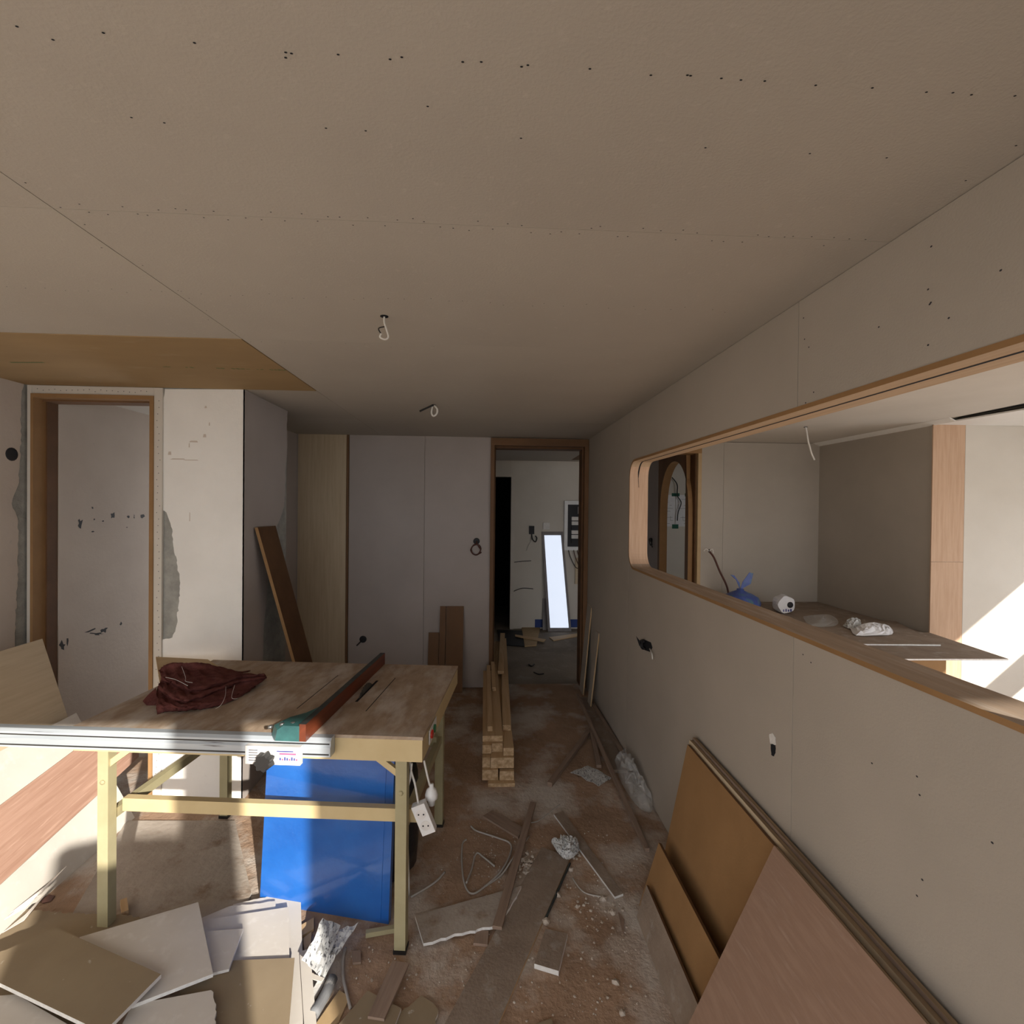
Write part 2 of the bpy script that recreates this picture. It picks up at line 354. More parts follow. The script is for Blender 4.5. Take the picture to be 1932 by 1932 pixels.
# LED slot along the lining's head, turning down the far end
sl = [p for p in opening_pts(-.0006) if p[1] > 1.90]; sl = sl[::-1]+[(OY1-.0006, 1.86), (OY1-.0006, 1.80)]
vs, fs = [], []
for i, (a, b) in enumerate(sl):
    w0 = .0045 if i < len(sl)-2 else .0015
    q = XR+.052+(.004 if i == len(sl)-1 else 0)
    vs += [(q-w0, a, b), (q+w0, a, b)]
for i in range(len(sl)-1): fs.append((2*i, 2*i+1, 2*i+3, 2*i+2))
finish('slot', vs, fs, 'void_dark', tr)
# screws on right wall
vs, fs = [], []
for x, y in [(1754, 574), (1888, 510), (1751, 546), (1756, 571), (1757, 465), (1751, 651), (1658, 617), (1518, 640), (1516, 600), (1526, 655), (1790, 600), (1730, 1690), (1735, 1500), (1740, 1660), (1872, 1590), (1730, 1465), (1645, 1440), (1515, 1235), (1530, 1250), (1535, 740), (1520, 760)]:
    p = PX(x, y, XR-.0008); k = len(vs)
    for a in range(6): vs.append((p.x, p.y+.003*math.cos(a*1.047), p.z+.0022*math.sin(a*1.047)))
    fs.append(tuple(range(k, k+6)))
o = finish('screw_heads', vs, fs, 'socket_dark', wr); o['kind'] = 'stuff'
# ---- back wall
wb = box('wall_back', -1.76, .05, YB+.012, YB+.14, 0, H+.02, 'wall_paper'); struct(wb, 'grey plasterboard end wall beside the far doorway', 'wall')
pl = PY(563, 820, YB).x; pr = PY(655, 820, YB).x
for x0, x1 in ((pr+.022, -.55), (-.548, .05)): box('plaster_board', x0, x1-.001, YB, YB+.011, .004, H, 'wall_paper_cool', wb)
b = box('plywood_panel', pl, pr-.004, YB-.004, YB+.01, .01, H, 'ply_beige', wb, axis=(0, 0, 1)); b['label'] = 'pale stained plywood panel'
box('edge_batten', pr, pr+.018, YB-.010, YB+.01, .01, H, 'mdf_frame', wb, axis=(0, 0, 1))
box('plaster_board', -1.76, pl-.002, YB, YB+.011, 0, H, 'wall_paper_cool', wb)
box('plaster_board', .05, .95, YB+.012, YB+.12, 2.292, H+.02, 'wall_paper', wb)
# far doorway lining
d1 = box('door_1', .05, .95, YB-.035, YB+.17, 2.225, 2.292, 'mdf_frame', None, axis=(1, 0, 0)); struct(d1, 'dark brown wooden frame of the far doorway', 'door frame')
box('jamb', .05, .083, YB-.035, YB+.17, 0, 2.225, 'mdf_frame', d1, axis=(0, 0, 1))
box('jamb', .912, .95, YB-.035, YB+.17, 0, 2.225, 'mdf_frame', d1, axis=(0, 0, 1))
box('stop', .083, .097, YB+.03, YB+.17, 0, 2.21, 'mdf_deep', d1, axis=(0, 0, 1))
box('stop', .898, .912, YB+.03, YB+.17, 0, 2.21, 'mdf_deep', d1, axis=(0, 0, 1))
box('stop', .083, .912, YB+.03, YB+.17, 2.205, 2.225, 'mdf_deep', d1, axis=(1, 0, 0))
# ---- left wall, its paint skin torn along the edge by the door
wl = box('wall_left', XL-.12, XL, -1.1, YD+.3, 0, H+.02, 'mortar'); struct(wl, 'old plastered left wall with torn paint edge', 'wall')
sk = [PX(x, y, XL+.004) for x, y in [(45, 722), (41, 745), (38, 790), (39, 830), (37, 880), (36, 910), (24, 940), (22, 950), (34, 985), (35, 1020), (33, 1100), (30, 1160), (28, 1210)]]
sk = jag(sk, .006, .02, range(len(sk)-1))
sk = [V((XL+.004, -1, H))]+[V((XL+.004, p.y, min(p.z, H))) for p in sk]+[V((XL+.004, sk[-1].y, 0)), V((XL+.004, -1, 0))]
slab('paint_skin', sk, .004, 'paint_dull', wl, edge='gyps_edge', nrm=(1, 0, 0))
p = PX(22, 857, XL+.0045); lathe('pipe_hole', (XL+.004, p.y, p.z), [(.035, 0), (.035, .0025), (.027, .003), (.02, .0022)], 'socket_dark', wl, axis='x', n=16)
# ---- partition with the small door, and the pier
wp = box('wall_partition', -1.80, -1.345, YD+.006, 3.52, 0, H+.01, 'mortar'); struct(wp, 'plastered pier and partition beside the small door opening', 'wall')
box('body', XL, -1.80, YD+.006, YD+.12, 2.262, H+.01, 'mortar', wp)
LJ, RJ, HD = -2.455, -1.815, 2.25
box('body', XL, LJ, YD+.006, YD+.12, 0, 2.262, 'mortar', wp)
fr = [(311, 734), (309, 760), (307, 790), (306, 830), (305, 870), (304, 910), (303, 962), (314, 967), (325, 998), (327, 1030), (335, 1068), (340, 1100), (337, 1140), (333, 1180), (325, 1203), (306, 1207), (303, 1225), (301, 1240)]
q = [PY(x, y, YD) for x, y in fr]; q = jag(q, .005, .016, range(len(q)-1)); q = [V((p.x, YD, min(p.z, H))) for p in q]
q = q+[V((q[-1].x, YD, 0)), V((-1.340, YD, 0)), V((-1.340, YD, H))]
slab('paint_skin', q, .006, 'paint_white', wp, edge='gyps_edge', nrm=(0, -1, 0), axis=(0, 0, 1))
sd_ = [(543, 776), (541, 800), (542, 840), (539, 880), (538, 930), (536, 955), (529, 978), (521, 995), (515, 1010), (507, 1060), (503, 1130), (498, 1180), (496, 1240)]
q = [PX(x, y, -1.340) for x, y in sd_]; q = jag(q, .005, .016, range(len(q)-1)); q = [V((-1.340, p.y, min(p.z, H))) for p in q]
q = q+[V((-1.340, q[-1].y, 0)), V((-1.340, YD, 0)), V((-1.340, YD, H))]
slab('paint_skin', q, .005, 'wall_paper_cool', wp, edge='gyps_edge', nrm=(1, 0, 0), axis=(0, 0, 1))
# plaster strips round the door with staple holes
ox = -1.772
for a in ((XL+.012, LJ, 0, 2.295), (RJ, ox, 0, 2.295)):
    box('plaster_strip', a[0], a[1], YD-.012, YD+.004, a[2], a[3], 'wall_paper_pale', wp, axis=(0, 0, 1))
box('plaster_strip', LJ+.001, RJ-.001, YD-.012, YD+.004, HD, 2.295, 'wall_paper_pale', wp, axis=(1, 0, 0))
vs, fs = [], []
for k in range(60):
    z = .1+k*.036; x = (RJ+ox)/2+random.uniform(-.008, .012); kk = len(vs)
    for a in range(5): vs.append((x+.0025*math.cos(a*1.257), YD-.0125, z+.0025*math.sin(a*1.257)))
    fs.append(tuple(range(kk, kk+5)))
for k in range(20):
    x = LJ+.03+k*.03; z = HD+.022+random.uniform(-.006, .006); kk = len(vs)
    for a in range(5): vs.append((x+.0025*math.cos(a*1.257), YD-.0125, z+.0025*math.sin(a*1.257)))
    fs.append(tuple(range(kk, kk+5)))
o = finish('staple_holes', vs, fs, 'socket_dark', wp); o['kind'] = 'stuff'
# marks on the pier's paint
vs, fs = [], []
for x, y, sx, sy in [(357, 840, 1, 4), (395, 800, 1, 3), (388, 768, 2, 2), (386, 822, 3, 3), (320, 855, 3, 3), (335, 866, 14, 1), (360, 868, 14, .7), (365, 833, 8, 1.5), (358, 975, .7, 8)]:
    p = PY(x, y, YD-.0006); k = len(vs); s = 2.9/958
    vs += [(p.x-sx*s, p.y, p.z-sy*s), (p.x+sx*s, p.y, p.z-sy*s), (p.x+sx*s*.8, p.y, p.z+sy*s), (p.x-sx*s*.6, p.y, p.z+sy*s)]; fs.append((k, k+1, k+2, k+3))
finish('scuff_marks', vs, fs, 'paint_dull', wp)
# small door lining
d2 = box('door_2', LJ, RJ, YD-.02, YD+.13, HD-.022, HD, 'mdf', None, axis=(1, 0, 0)); struct(d2, 'brown wooden lining of the small door opening on the left', 'door frame')
box('jamb', LJ, LJ+.014, YD-.02, YD+.13, 0, HD-.022, 'mdf', d2, axis=(0, 0, 1))
box('jamb', RJ-.02, RJ, YD-.02, YD+.13, 0, HD-.022, 'mdf', d2, axis=(0, 0, 1))
box('stop', LJ+.014, LJ+.022, YD+.06, YD+.13, 0, HD-.03, 'mdf_deep', d2, axis=(0, 0, 1))
box('stop', RJ-.032, RJ-.02, YD+.04, YD+.13, 0, HD-.03, 'mdf_frame', d2, axis=(0, 0, 1))
box('stop', LJ+.014, RJ-.02, YD+.04, YD+.13, HD-.03, HD-.022, 'mdf_frame', d2, axis=(1, 0, 0))
# little room behind it: its left wall with torn marks
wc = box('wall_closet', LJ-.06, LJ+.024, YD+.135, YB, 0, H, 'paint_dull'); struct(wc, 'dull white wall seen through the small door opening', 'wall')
XC = LJ+.024
vs, fs = [], []
def patch_x(x, y, sx, sy, X, rot=0):
    p = PX(x, y, X); k = len(vs); n = random.randint(7, 11)
    for a in range(n):
        t = a*2*math.pi/n; rr = random.uniform(.35, 1.35); dy, dz = sx*rr*math.cos(t), sy*rr*math.sin(t)
        vs.append((X, p.y+dy*math.cos(rot)-dz*math.sin(rot), p.z+dy*math.sin(rot)+dz*math.cos(rot)))
    fs.append(tuple(range(k, k+n)))
for x, y, sx, sy in [(151, 987, .02, .028), (212, 972, .025, .022), (178, 980, .008, .006), (194, 983, .01, .005), (242, 974, .012, .012), (253, 975, .006, .015), (269, 974, .02, .018), (175, 958, .01, .006), (176, 1003, .012, .006), (240, 995, .008, .004), (228, 1176, .012, .012), (182, 1196, .06, .008), (196, 1189, .035, .018), (170, 1190, .05, .006), (118, 1218, .02, .03), (128, 1209, .008, .03)]:
    patch_x(x, y, sx, sy, XC+.0008, random.uniform(-.3, .3))
finish('torn_patches', vs, fs, 'socket_dark', wc)
o = thing('wall_closet_end', (-2.1, YB, 0), 'end wall of the small room with an unseen opening added for light', 'wall'); o['kind'] = 'structure'
box('wall_panel', LJ-.06, -1.76, YB, YB+.1, 0, .4, 'paint_dull', o); box('wall_panel', LJ-.06, -1.76, YB, YB+.1, 2.1, H, 'paint_dull', o)  # unseen gap between the panels, added to brighten the closet wall
o = box('wall_niche', -1.76, pl-.012, 3.52, YB+.011, 0, H, 'wall_paper_cool'); struct(o, 'dark side wall of the niche behind the pier', 'wall')
# ---- hall beyond
YH = 6.92
wh = thing('wall_hall', (1.5, YH, 0), 'pale wall at the end of the hall', 'wall'); wh['kind'] = 'structure'
DX0, DX1, DZ = .02, .355, 2.075
for a in ((-1.2, DX0, 0, H), (DX0, DX1, DZ, H), (DX1, 4.2, 0, H)): box('wall_panel', a[0], a[1], YH, YH+.1, a[2], a[3], 'wall_paper_pale', wh)
box('door_frame', DX1, DX1+.05, YH-.02, YH+.1, 0, DZ+.04, 'wall_paper_pale', wh, axis=(0, 0, 1)); box('door_frame', DX0, DX1, YH-.02, YH+.1, DZ, DZ+.04, 'wall_paper_pale', wh)
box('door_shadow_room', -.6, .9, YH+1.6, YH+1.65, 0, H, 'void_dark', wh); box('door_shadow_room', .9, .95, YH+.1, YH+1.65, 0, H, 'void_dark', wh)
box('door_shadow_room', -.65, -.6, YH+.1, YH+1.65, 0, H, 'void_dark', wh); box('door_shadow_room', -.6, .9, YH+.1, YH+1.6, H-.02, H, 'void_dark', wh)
for x0, x1 in ((.70, .86), (1.15, 1.5)): box('blue_skirting', x0, x1, YH-.006, YH, .02, .13, 'skirt_blue', wh)
o = box('ceiling_hall', -1.2, 4.2, YB+.14, YH+.1, H, H+.05, 'ceiling_paper'); struct(o, 'hall ceiling beyond the far doorway', 'ceiling')
o = slab('ceiling_patch', [PZ(1078, 868, H-.002), PZ(1108, 868, H-.002), PZ(1108, 851, H-.002), PZ(1103, 852, H-.002)], .004, 'mdf_deep', o, nrm=(0, 0, -1))
o = box('wall_hall_left', -1.25, -1.2, YB+.14, YH+.1, 0, H, 'wall_paper_pale'); struct(o, 'left side wall of the hall', 'wall')
wx = thing('wall_hall_right', (4.16, 5.8, 0), 'right side wall of the hall with a window', 'wall'); wx['kind'] = 'structure'
box('wall_panel', 4.12, 4.2, YB+.14, 4.9, 0, H, 'wall_paper_pale', wx); box('wall_panel', 4.12, 4.2, 5.6, YH+.1, 0, H, 'wall_paper_pale', wx)
box('wall_panel', 4.12, 4.2, 4.9, 5.6, 0, .9, 'wall_paper_pale', wx); box('wall_panel', 4.12, 4.2, 4.9, 5.6, 2.1, H, 'wall_paper_pale', wx)
# ---- kitchen side
YK, XK, YS = 4.72, 3.2, 3.47
KX0, KX1 = 1.075, PY(1312, 1000, YK).x
wk = box('wall_kitchen_back', KX1+.045, 4.2, YK, YK+.1, 0, H, 'wall_paper', None); struct(wk, 'plasterboard end wall of the kitchen side', 'wall')
sx = PY(1363, 1000, YK).x
box('plaster_board', KX1+.045, sx-.001, YK-.0095, YK-.0005, 0, H, 'wall_paper', wk); box('plaster_board', sx+.001, XK, YK-.0095, YK-.0005, 0, H, 'wall_paper', wk)
box('wall_head', KX0-.02, KX1+.045, YK, YK+.1, 2.25, H, 'wall_paper', wk)
d3 = box('door_3', KX0, KX1+.045, YK-.02, YK+.14, 2.19, 2.25, 'mdf', None, axis=(1, 0, 0)); struct(d3, 'brown wooden frame of the kitchen side doorway', 'door frame')
box('jamb', KX1+.012, KX1+.045, YK-.02, YK+.02, 0, 2.19, 'mdf_light', d3, axis=(0, 0, 1)); box('jamb', KX1, KX1+.03, YK+.02, YK+.14, 0, 2.19, 'mdf_deep', d3, axis=(0, 0, 1))
# arch wall running deeper
XA = 1.955
ya0, ya1 = PX(1299, 960, XA).y, PX(1245, 960, XA).y; za = PX(1282, 868, XA).z; ym = (ya0+ya1)/2; ra = (ya1-ya0)/2
zc = za-.62
poly = [(YK+.145, 0), (ya0, 0), (ya0, zc)]+[(ym-ra*math.cos(k*math.pi/24), zc+.62*math.sin(k*math.pi/24)**.75) for k in range(1, 24)]+[(ya1, zc), (ya1, 0), (ya1+.06, 0), (ya1+.06, H), (YK+.145, H)]
aw = prism_x('wall_arch', poly, XA, XA+.085, 'mdf_frame', None, axis=(0, 0, 1), edge='mdf'); struct(aw, 'brown board wall with a tall arched opening', 'wall')
o = box('wall_hall_stub', XA-.003, XA+.08, ya1+.061, 6.3, 0, H, 'wall_paper_cool'); struct(o, 'grey wall continuing beyond the arched opening', 'wall')
# kitchen right wall, stub with plywood end
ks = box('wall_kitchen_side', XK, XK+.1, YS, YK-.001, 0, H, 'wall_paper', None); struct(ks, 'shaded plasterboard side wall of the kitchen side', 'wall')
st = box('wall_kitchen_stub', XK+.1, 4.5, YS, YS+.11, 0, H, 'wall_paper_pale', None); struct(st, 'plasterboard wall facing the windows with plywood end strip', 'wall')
s1 = PY(1816, 1000, YS).x; zj = PY(1780, 1060, YS).z
box('plywood_strip', XK-.012, s1, YS-.009, YS, zj+.001, H, 'ply_peach', st, axis=(0, 0, 1)); box('plywood_strip', XK-.012, s1, YS-.009, YS, 0, zj-.001, 'ply_peach', st, axis=(0, 0, 1))
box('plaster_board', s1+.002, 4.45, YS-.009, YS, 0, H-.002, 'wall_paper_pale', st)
kc = box('ceiling_kitchen', XR+.112, 4.5, -1.1, YK+.05, H+.004, H+.1, 'wall_paper_pale'); struct(kc, 'pale plasterboard ceiling of the kitchen side', 'ceiling')
# loose white board sagging from the ceiling edge
lb = [PX(1550, 838, XK).xyz]
slab('ceiling_strip', [(XK-.07, YK-.01, H+.003), (XK-.05, 3.3, H+.003), (XK+.0, 3.3, H-.022), (XK-.0, YK-.01, H-.022)], .006, 'paint_white', kc, nrm=(-1, 0, -1))
slab('sagging_board', [(XK, YS-.012, H-.018), (XK, 1.2, H-.05), (4.45, 1.2, H-.03), (4.45, YS-.012, H-.012)], .0095, 'paint_white', kc, nrm=(0, 0, -1))
slab('gap', [(XK-.01, 3.3, H+.003), (XK-.12, 1.5, H+.003), (XK+.02, 1.5, H+.003), (XK+.02, 3.3, H+.003)], .001, 'void_dark', kc, nrm=(0, 0, -1))
wy = thing('wall_kitchen_window', (4.5, .8, 0), 'outer wall of the kitchen side with a low window', 'wall'); wy['kind'] = 'structure'
xw = 4.42; e0 = .761+.83*(xw+.12-3.42); e1 = .449+.83*(xw-3.651); 
box('wall_panel', xw, xw+.12, -1.1, YS, e0, H+.1, 'wall_paper_pale', wy); box('wall_panel', xw, xw+.12, -1.1, YS, 0, .55, 'wall_paper_pale', wy)
box('wall_panel', xw, xw+.12, 3.2, YS, .55, e0, 'wall_paper_pale', wy); box('wall_panel', xw, xw+.12, -1.1, -.3, .55, e0, 'wall_paper_pale', wy)
box('window_rail', xw+.02, xw+.08, -.3, 3.2, e1-.2, e1, 'plastic_white', wy)
# ---- window wall behind the camera
ww = thing('wall_window', (0, YW-.05, 0), 'window wall on the sunny side of the room', 'wall'); ww['kind'] = 'structure'
box('lintel', XL-.1, 4.5, YW-.12, YW, 2.20, H+.12, 'wall_paper', ww); box('pier', XR+.08, XR+.30, YW-.12, YW, 0, 2.20, 'wall_paper', ww); box('pier', XL-.1, XL+.08, YW-.12, YW, 0, 2.20, 'wall_paper', ww)
box('pier', 4.3, 4.5, YW-.12, YW, 0, 2.20, 'wall_paper', ww); box('shadow_post', .47, .70, YW-.10, YW-.03, 0, 2.20, 'plastic_white', ww); box('shadow_board', -.05, .47, YW-.10, YW-.03, 0, 1.62, 'plastic_white', ww)  # unseen post and board added to cast a standing person's shadow
# ================================================================== SAW TABLE
TF = (PZ(798, 1391, .82)+V((0, 0, 0)))
A0 = V((TF.x, TF.y, 0)); fl = PZ(137, 1370, .82); ud = V((fl.x-TF.x, fl.y-TF.y, 0)); TW = ud.length; ud.normalize(); nd = V((-ud.y, ud.x, 0)); nd = nd if nd.y > 0 else -nd
TD = .835
def T(u, v, z=0.): return A0+ud*u+nd*v+V((0, 0, z))
st_ = thing('saw_table', T(TW/2, TD/2), 'wooden table saw bench with cream folding metal frame', 'table saw')
def tbox(name, u0, u1, v0, v1, z0, z1, mat, parent=None, axis=None):
    vs = [T(u, v, z) for u in (u0, u1) for v in (v0, v1) for z in (z0, z1)]
    return finish(name, vs, [(0, 1, 3, 2), (4, 6, 7, 5), (0, 4, 5, 1), (2, 3, 7, 6), (0, 2, 6, 4), (1, 5, 7, 3)], mat, parent, axis or ud)
tp = tbox('table_top', 0, TW, 0, TD, .808, .82, 'table_top', st_, axis=nd)
# trim the top into a top with saw slots as fine dark kerfs
def kerf(x0, y0, x1, y1, wd): 
    a, b = PZ(x0, y0, .8204), PZ(x1, y1, .8204); s = (b-a).cross(V((0, 0, 1))).normalized()*wd
    return finish('slot', [a-s, a+s, b+s, b-s], [(0, 1, 2, 3)], 'void_dark', tp)
kerf(560, 1337, 638, 1274, .002); kerf(690, 1342, 746, 1279, .002); kerf(672, 1324, 712, 1284, .006)
AZ0, AZ1 = .728, .808
tbox('apron', .002, TW-.002, 0, .022, AZ0, AZ1, 'frame_cream', st_); tbox('apron', .002, TW-.002, TD-.022, TD, AZ0, AZ1, 'frame_cream', st_)
tbox('apron', .002, .022, .022, TD-.022, AZ0, AZ1, 'frame_cream', st_, axis=nd); tbox('apron', TW-.022, TW-.002, .022, TD-.022, AZ0, AZ1, 'frame_cream', st_, axis=nd)
LEGP = ((.085, .035), (TW-.10, .035), (.085, TD-.05), (TW-.10, TD-.05)); lw = .042
for u, v in LEGP:
    lg = tbox('leg', u-lw/2, u+lw/2, v-.014, v+.026, .012, AZ0, 'frame_olive', st_, axis=(0, 0, 1))
    tbox('foot_cap', u-lw/2-.003, u+lw/2+.003, v-.017, v+.029, 0, .014, 'black_plastic', lg)
    lathe('bolt', T(u, v-.0145, .60), [(.009, 0), (.009, -.003), (.005, -.005)], 'frame_olive', lg, axis='y', n=8)
for u in (.085, TW-.10): bar('side_stretcher', T(u, .04, .455), T(u, TD-.05, .455), .028, .036, 'frame_olive', st_)
bar('stretcher', T(.02, .105, .475), T(TW-.12, .105, .475), .03, .05, 'frame_cream', st_)
bar('stretcher', T(.085, TD-.12, .475), T(TW-.10, TD-.12, .475), .03, .05, 'frame_olive', st_)
for u, s in ((.085, 1), (TW-.10, -1)):
    bar('corner_brace', T(u+s*.015, .04, .665), T(u+s*.11, .04, .735), .018, .022, 'frame_cream', st_)
    bar('corner_brace', T(u, .30, .735), T(u, TD-.05, .60), .02, .02, 'frame_olive', st_)
# switch plate on the right end apron
sp = [T(-.001, v, z) for v, z in ((.10, .745), (.235, .745), (.235, .80), (.10, .80))]
swp = slab('switch_plate', [p-ud*.003 for p in sp], .003, 'plastic_white', st_, nrm=-ud)
for v, mt in ((.135, 'red_button'), (.185, 'green_button')):
    c = T(-.004, v, .772); 
    slab('switch_button', [c-ud*.006+nd*(.018*math.cos(k*.5236))+V((0, 0, .016*math.sin(k*.5236))) for k in range(12)], .006, mt, swp, nrm=-ud)
# saw blade: only its upper segment stands above the top
pa, pb = PZ(674, 1322, .82), PZ(706, 1289, .82); bd = (pb-pa).normalized(); pm = (pa+pb)/2
prof = []; R_ = .135; hh = .034; half = math.sqrt(R_**2-(R_-hh)**2)
for k in range(21):
    a = math.asin(half/R_)*(-1+k/10); r_ = R_*(1.0 if k % 2 else .97); prof.append(pm+bd*(r_*math.sin(a))+V((0, 0, -(R_-hh)+r_*math.cos(a)))) 
slab('saw_blade', prof, .003, 'saw_steel', st_, nrm=bd.cross(V((0, 0, 1))))
# fence rail along the front and beyond the left end
rail = []
for (v, z) in ((-.045, .757), (-.045, .79), (-.04, .798), (-.04, .812), (-.032, .822), (-.004, .822), (-.004, .757)): rail.append((v, z))
u0_, u1_ = .325, TW+.62
vs = [T(u0_, v, z) for v, z in rail]+[T(u1_, v, z) for v, z in rail]; n = len(rail)
rl = finish('fence_rail', vs, [tuple(range(n)), tuple(range(2*n-1, n-1, -1))]+[(i, (i+1) % n, (i+1) % n+n, i+n) for i in range(n)], 'aluminium', st_, ud)
tbox('rail_groove', .33, u1_-.003, -.0462, -.0445, .764, .769, 'black_plastic', rl); tbox('rail_groove', .33, u1_-.003, -.0412, -.0385, .800, .8045, 'black_plastic', rl)
# rip fence: carriage, casting, bar, knob
cr = tbox('fence_carriage', .425, .625, -.066, -.046, .735, .800, 'label_white', st_)
tbox('label_print', .45, .51, -.0668, -.066, .782, .786, 'ink_blue', cr)
tbox('label_print', .44, .50, -.0668, -.066, .772, .778, 'ink_pink', cr)
for k in range(8): tbox('label_print', .435+k*.0085, .4405+k*.0085, -.0668, -.066, .752, .752+.006+.003*(k % 3), 'ink_blue' if k % 3 else 'ink_pink', cr)
for k in range(5): tbox('label_print', .58, .612, -.0668, -.066, .748+k*.009, .7505+k*.009, 'ink_dark', cr)
kn = []
for k in range(28): a = k*math.pi/14; kn.append((.030+.0045*math.cos(7*a), a))
kc_ = T(.548, -.0665, .752)
vs = [kc_+ud*(r*math.cos(a))+V((0, 0, r*math.sin(a))) for r, a in kn]+[kc_-nd*.03+ud*(r*.9*math.cos(a))+V((0, 0, r*.9*math.sin(a))) for r, a in kn]
finish('fence_knob', vs, [tuple(range(28)), tuple(range(55, 27, -1))]+[(i, (i+1) % 28, (i+1) % 28+28, i+28) for i in range(28)], 'black_plastic', cr)
fa = PZ(578, 1393, .82); fb = PZ(722, 1253, .82); fd = (fb-fa).normalized(); fs_ = fd.cross(V((0, 0, 1))).normalized(); fs_ = fs_ if fs_.x < 0 else -fs_
# casting: swept from the carriage into the bar
prof = [(.0, .10, .055), (.04, .135, .055), (.08, .125, .052), (.13, .07, .05), (.19, .035, .05), (.28, .024, .05)]
vs = []; cb = fa-fd*.03
for d_, wd, hz in prof:
    for s_, z_ in ((0.012, .0), (wd, .0), (wd*.93, hz*.7), (wd*.7, hz), (.012, hz)): vs.append(cb+fd*d_+fs_*s_+V((0, 0, .001+z_)))
k5 = len(prof); fcs = [tuple(range(5)), tuple(range(k5*5-1, k5*5-6, -1))]
for i in range(k5-1):
    for j in range(5): fcs.append((i*5+j, i*5+(j+1) % 5, (i+1)*5+(j+1) % 5, (i+1)*5+j))
finish('fence_casting', vs, fcs, 'teal_paint', st_, fd, smooth=False)
L_ = (fb-fa).length
fbv = []
for d_ in (-.03, L_): 
    for s_, z_ in ((-.012, .0), (.012, 0), (.012, .062), (-.012, .062)): fbv.append(fa+fd*d_+fs_*s_+V((0, 0, .0015+z_*(1 if d_ < 0 else .95))))
rb = finish('fence_bar', fbv, [(0, 1, 2, 3), (7, 6, 5, 4), (0, 4, 5, 1), (1, 5, 6, 2), (2, 6, 7, 3), (3, 7, 4, 0)], ['fence_red', 'fence_dark'], st_, fd, fmats=[0, 0, 0, 0, 1, 0])
for d_, s_ in ((.02, .085), (.03, .05), (-.005, .115)): lathe('casting_bolt', cb+fd*d_+fs_*s_+V((0, 0, .048)), [(.009, 0), (.009, .008), (.005, .010)], 'steel', rb, n=6)
# sawdust smear on the far right corner of the top
crb = [PZ(x, y, .8203) for x, y in ((802, 1279), (828, 1262), (858, 1262), (862, 1272), (835, 1284), (812, 1285))]
o = finish('sawdust_smear', jag(crb, .01, .02), [tuple(range(len(jag(crb, 0, .02))))], 'gyps_face', tp) if False else None
# cloth
fp = [PZ(272, 1331, .82), PZ(298, 1346, .82), PZ(345, 1343, .82), PZ(420, 1332, .82), PZ(470, 1302, .82), PZ(503, 1281, .82), PZ(470, 1272, .82), PZ(400, 1268, .82), PZ(330, 1275, .82), PZ(285, 1295, .82)]
def cw(pts, zl): return [PZ(250+x*.145, 1230+y*.145, z) for (x, y), z in zip(pts, zl)]
rows = [cw([(345, 240), (420, 172), (540, 140), (700, 147), (900, 142), (1100, 187), (1420, 267)], (.905, .925, .93, .925, .915, .89, .85)),
 cw([(365, 290), (450, 235), (600, 215), (720, 205), (900, 235), (1120, 255), (1440, 285)], (.90, .905, .905, .90, .89, .875, .85)),
 cw([(370, 320), (500, 350), (640, 360), (760, 370), (1000, 330), (1250, 300), (1560, 282)], (.895, .893, .892, .89, .885, .878, .862)),
 cw([(375, 345), (500, 400), (650, 450), (790, 497), (1100, 422), (1400, 328), (1700, 290)], (.89, .885, .882, .88, .875, .87, .864)),
 cw([(370, 360), (500, 425), (650, 480), (800, 520), (1100, 446), (1400, 350), (1735, 310)], (.878, .872, .868, .866, .862, .858, .852)),
 cw([(340, 420), (450, 520), (640, 580), (800, 565), (1100, 470), (1400, 368), (1750, 325)], (.878, .876, .874, .872, .868, .862, .852)),
 cw([(330, 450), (450, 565), (640, 632), (800, 610), (1100, 505), (1400, 395), (1742, 342)], (.872, .868, .866, .864, .860, .855, .848)),
 cw([(325, 475), (450, 585), (640, 650), (800, 632), (1100, 528), (1400, 415), (1735, 352)], (.860, .854, .852, .850, .848, .846, .842)),
 cw([(300, 570), (420, 650), (640, 690), (850, 675), (1100, 612), (1350, 545), (1600, 440)], (.860, .856, .852, .850, .848, .845, .838)),
 cw([(305, 700), (410, 705), (640, 722), (850, 702), (1100, 645), (1350, 562), (1590, 455)], (.850, .849, .848, .847, .844, .840, .834)),
 cw([(312, 740), (440, 735), (645, 748), (850, 722), (1090, 668), (1340, 585), (1560, 480)], (.836, .842, .841, .840, .837, .834, .830)),
 cw([(320, 805), (480, 778), (650, 777), (850, 752), (1070, 718), (1290, 640), (1510, 525)], [.8225]*7)]
b_ = [V((p.x+.01, p.y+.07, .836)) for p in rows[0]]; rows = [b_]+rows
rc = random.Random(3); G = []
for k, rw in enumerate(rows):
    c_ = cat(rw, 7); G.append([p+V((rc.gauss(0, .0015), rc.gauss(0, .0015), abs(rc.gauss(0, .0015)))) for p in c_])
    if k < len(rows)-1:
        c2_ = cat(rows[k+1], 7)
        for t_ in (.33, .67): G.append([a_.lerp(d_, t_)+V((0, 0, .0035*math.sin(i_*.9+k*2)+rc.gauss(0, .0018))) for i_, (a_, d_) in enumerate(zip(c_, c2_))])
nc = len(G[0]); vs = [p for g_ in G for p in g_]; fs = [(a*nc+b, a*nc+b+1, (a+1)*nc+b+1, (a+1)*nc+b) for a in range(len(G)-1) for b in range(nc-1)]
cl = finish('work_cloth', vs, fs, 'cloth_maroon', smooth=True); md = cl.modifiers.new('thick', 'SOLIDIFY'); md.thickness = .003; md.offset = -1
fl_ = cw([(300, 470), (200, 560), (130, 640), (180, 692), (290, 690), (330, 600)], (.865, .845, .832, .823, .823, .845))
